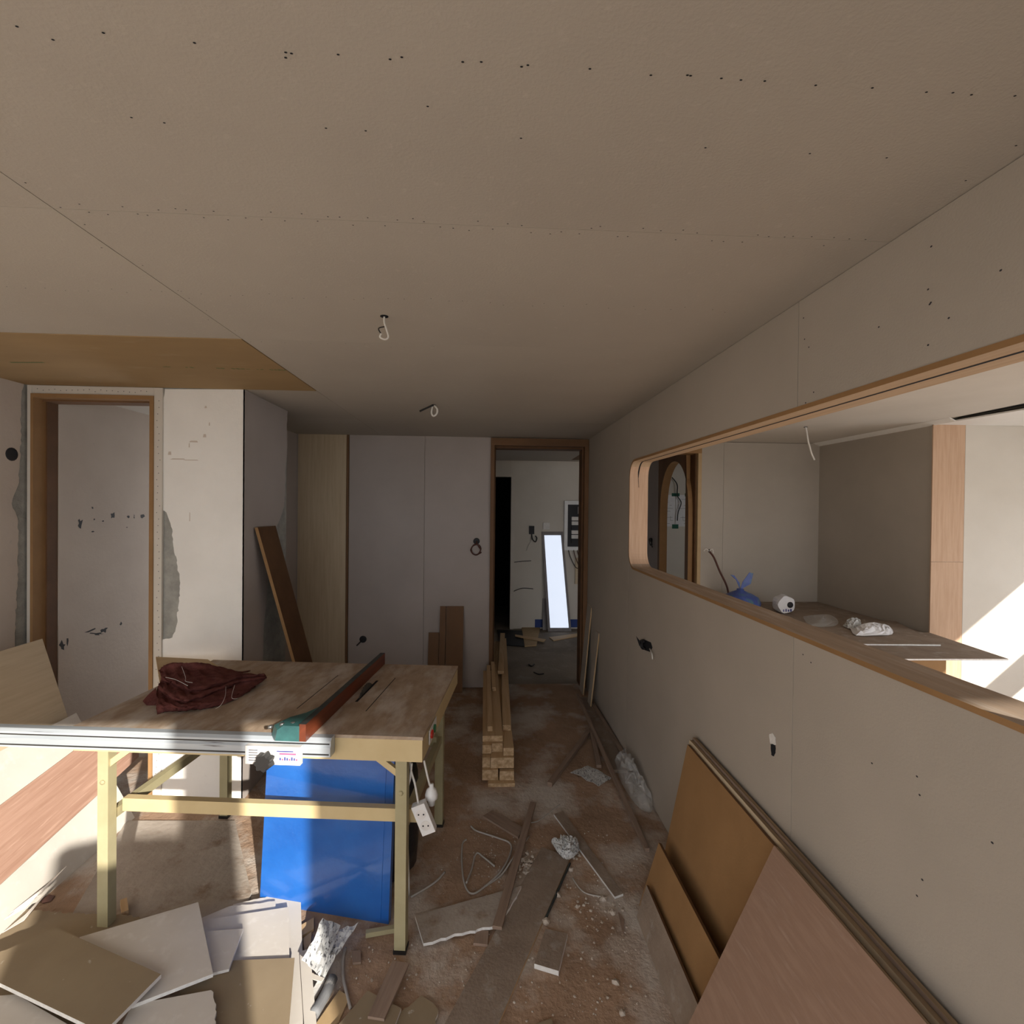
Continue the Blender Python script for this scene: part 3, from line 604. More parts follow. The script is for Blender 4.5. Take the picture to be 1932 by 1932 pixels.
slab('cloth_flap', fl_, .003, 'cloth_maroon', cl, nrm=(0, -1, .6))
tag(cl, 'crumpled maroon cloth lying on the saw table', 'cloth')
for k, pl_ in enumerate((((1215, 450, .862), (1205, 580, .85), (1150, 690, .835), (1080, 740, .824)), ((1330, 430, .858), (1290, 580, .843), (1320, 610, .84), (1370, 605, .838)), ((640, 190, .91), (690, 330, .898), (690, 380, .895), (780, 400, .893)), ((430, 330, .898), (560, 360, .895), (720, 440, .888)))):
    tube('frayed_thread', [PZ(250+x*.145, 1230+y*.145, z+.004) for x, y, z in pl_], .0008, 'thread_white', cl, sides=4, smooth_n=4)
oc = slab('fibreboard_offcut', [PZ(294, 1239, .832), PZ(392, 1244, .832), PZ(420, 1262, .832), PZ(302, 1290, .832)], .011, 'mdf_light', nrm=(0, 0, 1))
tag(oc, 'tan fibreboard offcut under the maroon cloth at the table corner', 'board')
# power strip, plug and cords hanging from the right end
ps_ = T(-.012, .09, 0); c0 = PY(800, 1542, 1.92)
stp = thing('power_strip', c0-V((0, 0, .06)), 'white two-way power strip hanging by its cord from the table', 'power strip')
ax = (PY(812, 1568, 1.92)-PY(790, 1514, 1.92)).normalized(); sxv = V((ax.z*-1, 0, ax.x)); sxv = (RT-ax*RT.dot(ax)).normalized(); fv = sxv.cross(ax).normalized()
def pbox(name, c, a, b, d, ha, hb, hd, mat, parent):
    vs = [c+a*(i*ha)+b*(j*hb)+d*(k*hd) for i in (-1, 1) for j in (-1, 1) for k in (-1, 1)]
    return finish(name, vs, [(0, 1, 3, 2), (4, 6, 7, 5), (0, 4, 5, 1), (2, 3, 7, 6), (0, 2, 6, 4), (1, 5, 7, 3)], mat, parent, a)
pbox('body', c0, ax, sxv, fv, .058, .026, .016, 'plastic_white', stp)
fv2 = fv if fv.dot(O-c0) > 0 else -fv
for q in (-.022, .024):
    cc = c0+ax*q+fv2*.0165
    slab('socket', [cc+ax*(.019*math.cos(k*.3927))+sxv*(.019*math.sin(k*.3927)) for k in range(16)], .001, 'label_white', stp)
    for s_ in (-1, 1):
        hc = cc+ax*(.003*s_)+sxv*(.009*s_)+fv2*.0008
        slab('pin_hole', [hc+ax*(.0032*math.cos(k*.785))+sxv*(.0032*math.sin(k*.785)) for k in range(8)], .0005, 'void_dark', stp)
pt = c0-ax*.058
tube('cord', [pt, PY(783, 1480, 1.92), PY(776, 1455, 1.93), PY(774, 1430, 1.95)], .004, 'cable_white', stp, smooth_n=5)
pg = thing('power_plug', PY(815, 1518, 1.97), 'white round power plug dangling beside the power strip', 'plug')
c1 = PY(814, 1500, 1.97)
lathe('body', c1-V((0, 0, .018)), [(.006, -.022), (.013, -.02), (.015, -.002), (.024, .006), (.025, .02), (.019, .04), (.009, .048), (.008, .062)], 'plastic_white', pg, n=14)
tube('cord', [PY(811, 1482, 1.97), PY(806, 1462, 1.96), PY(800, 1435, 1.95)], .004, 'cable_white', pg, smooth_n=5)
o = tube('white_cable', [PY(777, 1440, 1.93), PY(774, 1468, 1.93), PY(767, 1500, 1.94), PY(768, 1560, 1.95), PZ(772, 1690, .01)], .004, 'cable_white', smooth_n=5); tag(o, 'thin white cable running down behind the right front table leg', 'cable')
# blue sheet standing under the table
b0, b1 = PZ(490, 1703, .0), PZ(733, 1744, .0); bu = (b1-b0).normalized(); bn_ = bu.cross(V((0, 0, 1))).normalized(); bn_ = bn_ if bn_.y < 0 else -bn_
lift = .012
bs = slab('blue_sheet', [b0+V((0, 0, .0)), b1, b1+V((0, 0, .70))-bn_*.05, b0+V((0, 0, .70))-bn_*.05], .022, 'blue_film', nrm=bn_, axis=(0, 0, 1)); tag(bs, 'glossy blue panel standing under the saw table', 'panel')
q0 = b1-bu*.035+bn_*.0008; bar('edge_strip', q0+V((0, 0, .005)), q0+V((0, 0, .69))-bn_*.0493, .003, .002, 'blue_film', bs, up=bn_)
bb = lathe('black_sack', (-.435, 2.34, 0), [(.10, 0), (.135, .03), (.148, .14), (.145, .30), (.135, .45), (.11, .56), (.08, .62), (.05, .63)], 'black_bag', n=26, wob=.035); tag(bb, 'black plastic sack standing behind the right table leg', 'sack')
# ================================================================== LEANING SHEETS, LEFT
A = PY(80, 1205, 2.76); B = PY(130, 1360, 2.76); C = A+(B-A)*(A.z/(A.z-B.z)); C.z = .002
A.x = max(A.x, XL+.022)
dy = V((0, -1.82, 0))
o = slab('plywood_sheet', [A, A+dy, C+dy, C], .011, 'ply_beige', edge='ply_edge', axis=(0, 1, 0), nrm=(1, 0, .3)); tag(o, 'large beige plywood sheet leaning on the left wall', 'plywood sheet')
gx = (PZ(208, 1590).x+PZ(105, 1669).x)/2
gy = PZ(208, 1590).y+.2
wt = V((C.x+(A.x-C.x)*.6+.045, gy, .56)); wfoot = V((gx, gy, .001)); wn = V((0, 1, 0)).cross(wt-wfoot).normalized(); wn = wn if wn.x > 0 else -wn
o = slab('plasterboard_sheet', [wt, wt+dy*.85, wfoot+dy*.85, wfoot], .0095, 'gyps_face', edge='gyps_edge', axis=(0, 1, 0), nrm=wn); tag(o, 'white plasterboard sheet leaning behind the reddish plank', 'plasterboard')
pp = wfoot+wn*.013
o = slab('plywood_plank', [PP(x, y, pp, wn) for x, y in ((-90, 1587), (262, 1325), (262, 1428), (-90, 1752))], .011, 'ply_pink', edge='ply_edge', nrm=wn); tag(o, 'long reddish plywood plank propped on the left sheets', 'plank')
# dusty sheet lying under the table
o = slab('plasterboard_sheet', [PZ(443, 1548, .012), PZ(474, 1684, .012), PZ(455, 1735, .012), PZ(130, 1735, .012), PZ(213, 1592, .012), PZ(238, 1548, .012)], .0095, 'gyps_dusty', edge='gyps_edge', nrm=(0, 0, 1)); tag(o, 'dusty plasterboard sheet lying flat under the saw table', 'plasterboard')
o = bar('wood_peg', PZ(236, 1724, .03), PZ(233, 1700, .03), .022, .02, 'timber', endmat='timber_end'); tag(o, 'small orange wood peg beside the left table leg', 'wood offcut')
o = slab('packing_label', zs([(76, 1694), (92, 1688), (104, 1690), (96, 1700), (80, 1704)], .004), .002, 'cable_brown', nrm=(0, 0, 1)); tag(o, 'small dark red scrap of packaging by the leaning plasterboard', 'scrap')
# MDF plank leaning on the pier
a0, a1 = PX(480, 997, -1.325), PX(516, 995, -1.325)
pk = V((-1.06, 3.30, .002)); pk2 = V((-1.06, 3.60, .002))
o = slab('fibreboard_plank', [V((-1.312, 3.012, 1.53)), V((-1.312, 3.265, 1.53)), V((-1.02, 3.56, .002)), V((-1.02, 3.31, .002))], .018, 'mdf_deep', edge='mdf', nrm=(1, -.4, .2)); tag(o, 'brown fibreboard plank leaning against the white pier', 'plank')
# boards against the end wall
def lean_back(name, x0, x1, z1, yf, t, mat, label):
    zt = z1
    s = slab(name, [V((x0, YB-.006-t*1.05, zt)), V((x1, YB-.006-t*1.05, zt)), V((x1, yf, .001)), V((x0, yf, .001))], t, mat, nrm=(0, -1, .1), axis=(0, 0, 1)); tag(s, label, 'board'); return s
lean_back('fibreboard_strip', -.50, -.405, .515, 4.54, .012, 'mdf_frame', 'short brown fibreboard strip leaning on the end wall, left of two taller strips')
lean_back('fibreboard_strip', -.398, -.345, .755, 4.50, .012, 'mdf_frame', 'narrow brown fibreboard strip leaning on the end wall between two others')
lean_back('fibreboard_strip', -.340, -.185, .755, 4.53, .012, 'mdf_frame', 'wide brown fibreboard strip leaning on the end wall nearest the doorway')
# ================================================================== TIMBER PILE
tg = 'timber battens stacked by the doorway'
pile = [(.035, .195, 0, .022, 3.00, 4.5), (.0, .095, .022, .085, 3.035, 4.45), (.104, .19, .022, .078, 3.03, 4.40), (.05, .19, .086, .150, 3.05, 4.5), (.0, .048, .086, .148, 3.06, 4.42),
        (.0, .055, .151, .205, 3.10, 4.45), (.057, .125, .151, .205, 3.12, 5.5), (.127, .19, .151, .20, 3.07, 4.5), (.0, .125, .206, .243, 3.14, 4.4), (.129, .185, .201, .24, 3.30, 5.5), (.03, .062, .244, .276, 3.20, 4.45), (.068, .10, .244, .276, 3.9, 4.55), (.125, .175, .244, .272, 4.3, 5.60)]
where = ['flat timber board at the bottom of the stack by the doorway', 'timber batten, low left in the stack by the doorway', 'timber batten, low right in the stack by the doorway', 'broad timber batten in the middle of the stack by the doorway', 'narrow timber batten at the left middle of the stack by the doorway',
         'timber batten, upper left in the stack by the doorway', 'long timber batten in the upper middle of the stack, reaching into the hall', 'timber batten, upper right in the stack by the doorway', 'wide flat timber board near the top of the stack by the doorway', 'short-fronted timber batten on the right shoulder of the stack', 'thin timber batten lying on top, nearest the front of the stack', 'thin timber batten on top, starting midway along the stack', 'timber offcut on top at the hall end of the stack']
for (x0, x1, z0, z1, y0, y1), lab in zip(pile, where):
    sk_ = .02
    dx = .06 if y1 > 4.6 and x0 < .13 else 0
    vs = [(x+(dx if y == y1 else 0), y, z) for x in (x0, x1) for y in (y0, y1) for z in (z0, z1-.0015)]
    o = finish('timber_batten', vs, [(0, 1, 3, 2), (4, 6, 7, 5), (0, 4, 5, 1), (2, 3, 7, 6), (0, 2, 6, 4), (1, 5, 7, 3)], ['timber', 'timber_end'], None, (0, 1, 0), fmats=[0, 0, 1, 1, 0, 0]); tag(o, lab, 'timber', tg)
# ================================================================== RIGHT SIDE LEANING SHEETS
def lean_r(name, xt, zt, xf, yf, yn, t, mat, label, edge='ply_edge', axis=(0, 1, 0), ytf=None):
    s = slab(name, [V((xt, ytf or yf, zt)), V((xt, yn, zt)), V((xf, yn, .001)), V((xf, yf, .001))], t, mat, edge=edge, nrm=(-1, 0, .3), axis=axis); tag(s, label, 'board'); return s
lean_r('plywood_sheet', .926, .655, .800, 2.185, .35, .016, 'timber_old', 'rearmost plywood sheet of the stack leaning on the right wall')
lean_r('plywood_sheet', .906, .650, .778, 2.172, .36, .016, 'ply_beige', 'middle plywood sheet of the stack leaning on the right wall')
lean_r('fibreboard_sheet', .888, .640, .758, 2.150, .34, .012, 'mdf', 'golden brown fibreboard sheet leaning on the right wall', edge='mdf_deep')
P2 = [PX(1248, 1597, .745)]
lean_r('fibreboard_strip', .742, P2[0].z, .662, 2.08, .5, .012, 'mdf', 'low fibreboard strip leaning on the golden brown sheet', edge='mdf_deep')
P3 = PX(1226, 1692, .665)
lean_r('fibreboard_strip', .672, P3.z, .632, 2.02, .5, .010, 'mdf_grey', 'lowest narrow fibreboard strip on the floor by the leaning sheets', edge='mdf_deep')
lean_r('plywood_sheet', .866, .667, .545, 1.452, .30, .012, 'ply_brown', 'reddish plywood sheet in front, leaning on the right-hand stack')
# ================================================================== SCRAP PILE, FRONT LEFT
GP = 'plasterboard scraps in the front pile'
def scrap(pxl, z, t, mat, label, amp=0, idx=None, edge='gyps_edge', name='plasterboard_scrap', cat_='plasterboard'):
    zl = z if isinstance(z, (list, tuple)) else [z]*len(pxl)
    p = [PZ(x, y, h) for (x, y), h in zip(pxl, zl)]
    if amp: p = jag(p, amp, .012, idx)
    o = slab(name, p, t, mat, edge=edge, nrm=(0, 0, 1)); tag(o, label, cat_, GP if cat_ == 'plasterboard' else None); return o
scrap([(-120, 1880), (50, 1716), (130, 1722), (262, 1729), (345, 1760), (330, 1850), (60, 2000)], .045, .0095, 'gyps_brown', 'pale brown backed plasterboard scrap lying rearmost in the pile', .006, (1, 2, 3))
scrap([(440, 1706), (512, 1690), (567, 1682), (571, 1812), (572, 1990), (420, 1990)], [.028, .028, .028, .028, .028, .028], .0095, 'gyps_face', 'long white plasterboard scrap at the right end of the pile', .004, (0, 1))
scrap([(380, 1732), (432, 1710), (520, 1700), (520, 1720), (470, 1760), (384, 1770)], .041, .0095, 'gyps_face', 'white plasterboard scrap tucked under the upright right-hand one', .003, (1,))
scrap([(382, 1736), (545, 1711), (546, 1808), (430, 1830), (390, 1815)], .054, .0095, 'gyps_face', 'creamy white plasterboard scrap with square right corner in the pile')
scrap([(340, 1860), (440, 1812), (556, 1807), (541, 1990), (330, 1990)], .066, .0095, 'gyps_brown', 'dark brown backed plasterboard scrap at the lower right of the pile')
scrap([(386, 1757), (459, 1752), (432, 1828), (400, 1836)], .078, .0095, 'gyps_face', 'small tapered white plasterboard scrap near the middle of the pile')
scrap([(150, 1768), (374, 1702), (402, 1837), (250, 1896), (150, 1880)], .100, .0115, 'gyps_face', 'big white plasterboard scrap pointing up in the middle of the pile')
scrap([(200, 1990), (250, 1895), (398, 1868), (402, 1880), (408, 1895), (404, 1990)], .088, .0115, 'gyps_face', 'white plasterboard scrap with torn right edge at the bottom of the pile', .006, (2, 3, 4))
scrap([(-80, 1885), (30, 1876), (150, 1945), (150, 2010), (-80, 2010)], .10, .0115, 'gyps_face', 'white plasterboard scrap at the bottom left corner of the pile')
scrap([(105, 1750), (304, 1838), (195, 1948), (-10, 1850), (-60, 1822)], .130, .0125, 'gyps_brown', 'brown backed square plasterboard scrap on top of the pile', .004, (4,))
# ragged paper tears at the left
for i, (x, y) in enumerate(((20, 1722), (8, 1735), (40, 1708), (4, 1760))):
    p = PZ(x, y, .055); o = slab('torn_paper', [p, p+V((.05, .03, .02)), p+V((.10, .09, .07+.01*i)), p+V((.03, .06, .02))], .0015, 'gyps_face', nrm=(0, -1, 1)); tag(o, ['torn white paper strip at the left rear of the scrap pile', 'curled white paper tear on the left edge of the pile', 'thin white paper tear next to the leaning plasterboard', 'lowest white paper tear at the left image edge'][i], 'paper')
# ================================================================== FLOOR DEBRIS
def deb(name, pxl, z, t, mat, label, cat_, edge=None, amp=0, idx=None):
    p = zs(pxl, z)
    if amp: p = jag(p, amp, .015, idx)
    o = slab(name, p, t, mat, edge=edge, nrm=(0, 0, 1)); tag(o, label, cat_); return o
deb('fibreboard_plank', [(1022, 1598), (1076, 1618), (922, 1975), (815, 1975)], .011, .010, 'mdf_grey', 'long dusty fibreboard plank lying along the floor towards the camera', 'plank', edge='timber')
deb('plasterboard_offcut', [(783, 1727), (984, 1671), (962, 1712), (938, 1745), (850, 1765), (799, 1780)], .0225, .011, 'gyps_dusty', 'dusty plasterboard offcut with a broken end lying under a stick', 'plasterboard', edge='gyps_edge', amp=.004, idx=(1, 3, 4))
deb('wood_lath', [(1001, 1512), (1011, 1514), (947, 1749), (929, 1746)], .036, .013, 'timber_old', 'thin dusty wood lath lying across the plasterboard offcut', 'wood strip')
deb('fibreboard_block', [(1029, 1752), (1071, 1761), (1054, 1832), (1008, 1818)], .020, .018, 'mdf_grey', 'short thick fibreboard block right of the long floor plank', 'wood offcut', edge='gyps_edge')
deb('fibreboard_offcut', [(741, 1812), (772, 1817), (725, 1922), (694, 1917)], .034, .009, 'timber_old', 'narrow pinkish fibreboard offcut in front of the table foot', 'wood offcut')
deb('fibreboard_offcut', [(694, 1869), (757, 1902), (735, 1960), (615, 1960)], .024, .010, 'gyps_brown', 'brown board offcut under the pinkish strip at the bottom edge', 'board', edge='gyps_edge')
deb('fibreboard_offcut', [(795, 1878), (815, 1890), (827, 1905), (815, 1960), (735, 1960), (740, 1925)], .013, .010, 'gyps_brown', 'torn brown board offcut at the bottom edge beside the long plank', 'board', edge='gyps_edge', amp=.004)
deb('wood_chip', [(899, 1754), (922, 1756), (920, 1782), (893, 1779)], .012, .010, 'timber_old', 'small square wood chip below the plasterboard offcut', 'wood offcut')
deb('fibreboard_strip', [(1045, 1536), (1062, 1530), (1176, 1686), (1160, 1692)], .012, .010, 'mdf_grey', 'dusty board strip with white edge lying right of the crumpled rubbish', 'wood strip', edge='gyps_edge')
deb('fibreboard_strip', [(911, 1539), (928, 1529), (988, 1562), (978, 1580)], .012, .010, 'timber_old', 'short reddish board strip near the coiled white cable', 'wood strip')
deb('wood_chip', [(663, 1795), (680, 1792), (681, 1815), (666, 1816)], .010, .008, 'timber_old', 'tiny grey wood chip left of the table foot', 'wood offcut')
deb('wood_chip', [(1166, 1720), (1178, 1735), (1176, 1762), (1170, 1740)], .006, .005, 'timber_old', 'thin sliver of wood near the leaning strips', 'wood offcut')
deb('wood_chip', [(1010, 1932), (1040, 1921), (1050, 1950), (1015, 1950)], .012, .010, 'gyps_brown', 'brown chip at the bottom edge right of the long plank', 'wood offcut')
deb('wood_chip', [(568, 1745), (592, 1731), (592, 1752), (570, 1765)], .012, .010, 'timber', 'sunlit orange wood chip at the foot of the blue panel', 'wood offcut')
deb('wood_chip', [(572, 1770), (588, 1757), (586, 1780), (575, 1795)], .012, .010, 'timber', 'sunlit pale wood chip right of the scrap pile', 'wood offcut')
o = bar('metal_strip', PZ(690, 1762, .012), PZ(757, 1750, .012), .02, .018, 'frame_olive', endmat='black_plastic'); tag(o, 'beige metal strip on the floor behind the table foot', 'metal strip')
# crumpled newspaper beside the scrap pile
def sheet(name, grid, mat, label, cat_, parent=None, t=.001):
    rows = len(grid); cols = len(grid[0]); vs = [p for r in grid for p in r]
    fs = [(i*cols+j, i*cols+j+1, (i+1)*cols+j+1, (i+1)*cols+j) for i in range(rows-1) for j in range(cols-1)]
    o = finish(name, vs, fs, mat, parent, smooth=False)
    md = o.modifiers.new('thick', 'SOLIDIFY'); md.thickness = t; md.offset = 0
    return tag(o, label, cat_)
def bil(a, b, c, d, n, amp, seed):
    r = random.Random(seed); g = []
    for i in range(n+1):
        row = []
        for j in range(n+1):
            p = a.lerp(b, j/n).lerp(d.lerp(c, j/n), i/n); row.append(p+V((r.uniform(-1, 1)*amp*.3, r.uniform(-1, 1)*amp*.3, abs(r.uniform(0, 1))*amp)))
        g.append(row)
    return g
sheet('newspaper', bil(PZ(610, 1735, .10), PZ(642, 1752, .05), PZ(605, 1848, .02), PZ(572, 1815, .05), 6, .016, 3), 'newsprint', 'sunlit crumpled newspaper between the scrap pile and blue panel', 'newspaper')
sheet('newspaper', bil(PZ(640, 1756, .03), PZ(674, 1746, .06), PZ(634, 1805, .035), PZ(618, 1802, .02), 5, .012, 4), 'newsprint', 'shaded folded newspaper flap beside the crumpled newspaper', 'newspaper')
sheet('newspaper', bil(PZ(612, 1812, .03), PZ(635, 1800, .05), PZ(612, 1850, .02), PZ(595, 1838, .012), 4, .010, 5), 'newsprint', 'small torn newspaper piece above the grey pipe', 'newspaper')
o = slab('white_strip', zs([(578, 1832), (612, 1845), (606, 1852), (576, 1842)], .03), .003, 'gyps_face', nrm=(0, 0, 1)); tag(o, 'short white paper strip under the newspapers', 'paper')
o = tube('grey_pipe', [PZ(628, 1846, .025), PZ(612, 1880, .025), PZ(592, 1914, .025)], .017, 'pipe_grey', smooth_n=3, sides=14); tag(o, 'short grey plastic pipe end lying by the newspapers', 'pipe')
pe = PZ(592, 1915, .025); tube('pipe_bore', [PZ(592.3, 1913.5, .025), PZ(591.4, 1915.2, .025)], .009, 'void_dark', o, smooth_n=0, sides=10)
o = bar('plaster_strip', PZ(575, 1800, .02), PZ(588, 1975, .02), .035, .03, 'gyps_face'); tag(o, 'sunlit pale plaster strip along the right side of the scrap pile', 'strip')
o = bar('plaster_strip', PZ(607, 1850, .02), PZ(583, 1893, .02), .022, .01, 'gyps_edge'); tag(o, 'short white plaster strip beside the grey pipe', 'strip')
o = slab('cardboard_piece', zs([(640, 1868), (660, 1880), (640, 1925), (600, 1960), (590, 1940)], .008), .006, 'mdf_light', nrm=(0, 0, 1)); tag(o, 'sunlit tan cardboard piece on the floor right of the grey pipe', 'cardboard')
def z6(x, y, z=.006): return PZ(540+x*.3623, 1560+y*.3622, z)
def z7(x, y, z=.006): return PZ(840+x*.24326, 1150+y*.24326, z)
def wire(name, pts, r, mat, label): o = tube(name, pts, r, mat, smooth_n=6, sides=6); return tag(o, label, 'cable')
wire('white_cable', [z7(200, 1680), z7(240, 1715), z7(330, 1745), z7(420, 1775), z7(500, 1810), z6(1170, 130), z6(1130, 215), z6(1070, 280), z6(975, 348), z6(930, 300), z6(915, 190), z6(918, 90), z6(938, 66)], .0042, 'cable_grey', 'bent loop of dusty white cable on the floor')
wire('white_cable', [z6(938, 292, .014), z6(965, 225), z6(990, 138), z6(1030, 160), z6(1085, 205)], .0042, 'cable_grey', 'folded short piece of white cable inside the cable loop')
wire('white_cable', [z6(1040, 308), z6(1120, 250), z6(1180, 165, .03), z6(1266, 48)], .0035, 'cable_grey', 'straight dusty cable end crossing the thin lath')
wire('white_cable', [z6(650, 365), z6(740, 312), z6(790, 275), z6(825, 235)], .0045, 'cable_grey', 'short curved grey cable beside the right table leg')
wire('grey_cable', [z6(308, 630), z6(296, 700), z6(298, 790), z6(318, 880), z6(334, 945)], .0055, 'cable_grey', 'thick grey cable snaking below the newspapers')
wire('thin_wire', [z7(640, 1655), z7(720, 1640), z7(800, 1580), z7(890, 1510)], .0022, 'cable_grey', 'thin pale wire near the top end of the lath')
wire('dark_rod', [z6(1478, 190, .012), z6(1410, 345, .012), z6(1350, 480, .012)], .005, 'fence_dark', 'thin dark rod running from the crumpled rubbish')
wire('thin_wire', [z6(1490, 265), z6(1550, 340), z6(1650, 365)], .003, 'cable_grey', 'short pale wire right of the crumpled rubbish')
# crumpled rubbish wad
o = crumple('crumpled_rubbish', zs([(1040, 1595), (1060, 1588), (1088, 1592), (1092, 1612), (1075, 1628), (1058, 1622)]), .012, .05, 'newsprint', n=9, seed=9, fold=14); tag(o, 'crumpled wad of paper and plaster at the top of the long plank', 'rubbish')
# plaster lumps and crumbs
cr_spots = [(1232+540/.3623*0, 0)]
vs, fs = [], []
def crumb(p, r, rnd):
    k = len(vs); t = 1.618; ic = [(-1, t, 0), (1, t, 0), (-1, -t, 0), (1, -t, 0), (0, -1, t), (0, 1, t), (0, -1, -t), (0, 1, -t), (t, 0, -1), (t, 0, 1), (-t, 0, -1), (-t, 0, 1)]
    fcs = [(0, 11, 5), (0, 5, 1), (0, 1, 7), (0, 7, 10), (0, 10, 11), (1, 5, 9), (5, 11, 4), (11, 10, 2), (10, 7, 6), (7, 1, 8), (3, 9, 4), (3, 4, 2), (3, 2, 6), (3, 6, 8), (3, 8, 9), (4, 9, 5), (2, 4, 11), (6, 2, 10), (8, 6, 7), (9, 8, 1)]
    for c in ic: q = r*.55*rnd.uniform(.7, 1.25); vs.append(p+V((c[0]*q, c[1]*q, c[2]*q*.75)))
    for a in fcs: fs.append(tuple(k+i for i in a))
rnd = random.Random(4)
def spray(cx, cy, sx, sy, n, r0, r1):
    for _ in range(n):
        x, y = rnd.gauss(cx, sx), rnd.gauss(cy, sy)
        if y < 1300: continue
        r = r0+(r1-r0)*rnd.random()**2; r *= .8; p = PZ(x, y, r*.5)
        if p.x > .6 and p.y < 2.1: continue
        crumb(p, r, rnd)
spray(960, 1640, 45, 30, 130, .002, .006); spray(992, 1634, 9, 10, 60, .006, .014); spray(1135, 1715, 35, 28, 70, .003, .010); spray(1075, 1610, 14, 12, 50, .004, .011)
spray(890, 1590, 40, 40, 90, .002, .005); spray(1050, 1700, 60, 90, 90, .002, .007); spray(1150, 1560, 40, 60, 60, .002, .005); spray(660, 1820, 60, 50, 80, .002, .006); spray(880, 1850, 130, 60, 90, .002, .006); spray(1195, 1760, 15, 80, 40, .002, .005); spray(1120, 1860, 60, 60, 60, .002, .007); spray(300, 1650, 100, 40, 60, .002, .005)
o = finish('plaster_crumbs', vs, fs, 'crumb'); o['kind'] = 'stuff'; tag(o, 'pale plaster crumbs scattered over the floor', 'debris')
for i, (x, y, r) in enumerate(((1053, 1688, .016), (1031, 1738, .016), (1076, 1640, .014), (1138, 1695, .016), (1156, 1722, .014), (1162, 1852, .014), (1174, 1910, .013), (857, 1728, .010))):
    vs, fs = [], []; crumb(PZ(x, y, r*.45), r, rnd); o = finish('plaster_lump', vs, fs, 'crumb')
    tag(o, ['plaster lump on the dark rod, upper one', 'plaster lump at the lower end of the dark rod', 'plaster lump just under the crumpled rubbish', 'plaster lump at the lower end of the white-edged strip', 'plaster lump in the crumb patch right of the plank', 'plaster lump near the wood sliver', 'plaster lump at the lower right near the image edge', 'plaster lump lying on the dusty plasterboard offcut'][i], 'plaster lump', 'plaster lumps on the floor')
# along the right wall: mouldings, bag, newspaper
def strip(name, a, b, w_, h_, mat, label): o = bar(name, a, b, w_, h_, mat); return tag(o, label, 'wood strip')
strip('wood_moulding', PZ(1089, 1310, .08), PZ(1221, 1604, .012), .022, .020, 'timber_old', 'long thin wood moulding lying nearest the room along the right wall')
strip('wood_board', PZ(1104, 1318, .012), PZ(1170, 1455, .012), .10, .02, 'mdf_grey', 'brown board lying along the right wall under the mouldings')
strip('wood_moulding', PZ(1120, 1330, .03), PZ(1180, 1428, .03), .025, .016, 'timber_old', 'short wood moulding tight against the right wall')
strip('wood_moulding', PZ(1116, 1376, .03), PZ(1130, 1446, .012), .03, .02, 'timber_old', 'stubby wood offcut beside the long moulding')
strip('wood_batten', PZ(1111, 1380, .03), PZ(1037, 1480, .014), .03, .026, 'timber_old', 'dark batten lying askew away from the right wall')
sheet('newspaper', bil(PZ(1110, 1445, .004), PZ(1154, 1468, .004), PZ(1130, 1484, .004), PZ(1076, 1458, .004), 5, .010, 8), 'newsprint', 'dirty newspaper sheet on the floor near the right wall', 'newspaper')
bgp = [PZ(1158, 1440), PZ(1170, 1475), PZ(1190, 1510), PZ(1215, 1535), PZ(1232, 1532), PZ(1222, 1500), PZ(1205, 1462), PZ(1180, 1430)]
bgp = [V((min(p.x, XR-.02), p.y, 0)) for p in bgp]
bc = sum(bgp, V())/len(bgp)
o = crumple('clear_plastic_bag', bgp, .004, .13, 'film_clear', n=9, seed=12, fold=8, jit=.2); tag(o, 'clear plastic bag slumped against the right wall', 'plastic bag')
# boards standing by the right door jamb
for i, (xa, ya, xb, yb, t, yl) in enumerate(((1112, 1147, 1101, 1312, .010, 4.20), (1124, 1192, 1118, 1328, .010, 3.95))):
    f0 = PZ(xb, yb, .0); tp_ = PX(xa+3, ya, XR-.004); far = YB-.05 if i == 0 else 4.14
    f0.x = min(f0.x, XR-.07)
    o = slab('thin_board', [V((tp_.x, f0.y, tp_.z)), V((f0.x, f0.y, .001)), V((f0.x, far, .001)), V((tp_.x, far, tp_.z+.02*(1-i)))], t, 'wall_paper', edge='timber', nrm=(-1, 0, .1)); tag(o, ('taller thin board standing against the right door jamb', 'shorter thin board standing on the right wall near the doorway')[i], 'board')
# ================================================================== SERVICES
def coil(c, r, n, nrm_axis, jit, seed):
    rr = random.Random(seed); pts = []
    for k in range(int(n*8)):
        a = k*math.pi/4; q = r*(1+rr.uniform(-jit, jit))
        if nrm_axis == 'y': pts.append(c+V((q*math.cos(a), -.012-.004*(k % 5), q*1.15*math.sin(a))))
        else: pts.append(c+V((-.012-.004*(k % 5), q*math.cos(a), q*1.15*math.sin(a))))
    return pts
e = PY(899, 1021, YB); t = thing('wall_outlet_coil', e, 'dark cable coil hanging from an outlet hole by the far doorway', 'cable outlet')
lathe('outlet_hole', e+V((0, -.001, 0)), [(.03, 0), (.03, -.004), (.02, -.005)], 'socket_dark', t, axis='y', n=14)
tube('cable_coil', [e+V((0, -.008, 0)), e+V((.01, -.03, -.03))]+coil(e+V((-.005, 0, -.075)), .042, 2, 'y', .1, 2)+[e+V((.045, -.02, -.10))], .006, 'cable_brown', t, smooth_n=3, sides=6)
e = PY(685, 1206, YB); t = thing('wall_outlet', e, 'round outlet hole with cable end low on the end wall', 'cable outlet')
lathe('outlet_hole', e+V((0, -.001, 0)), [(.032, 0), (.032, -.004), (.024, -.005)], 'socket_dark', t, axis='y', n=14)
tube('cable_end', [e+V((0, -.006, 0)), e+V((-.02, -.04, -.02)), e+V((-.045, -.05, -.045))], .006, 'cable_black', t, smooth_n=4, sides=6)
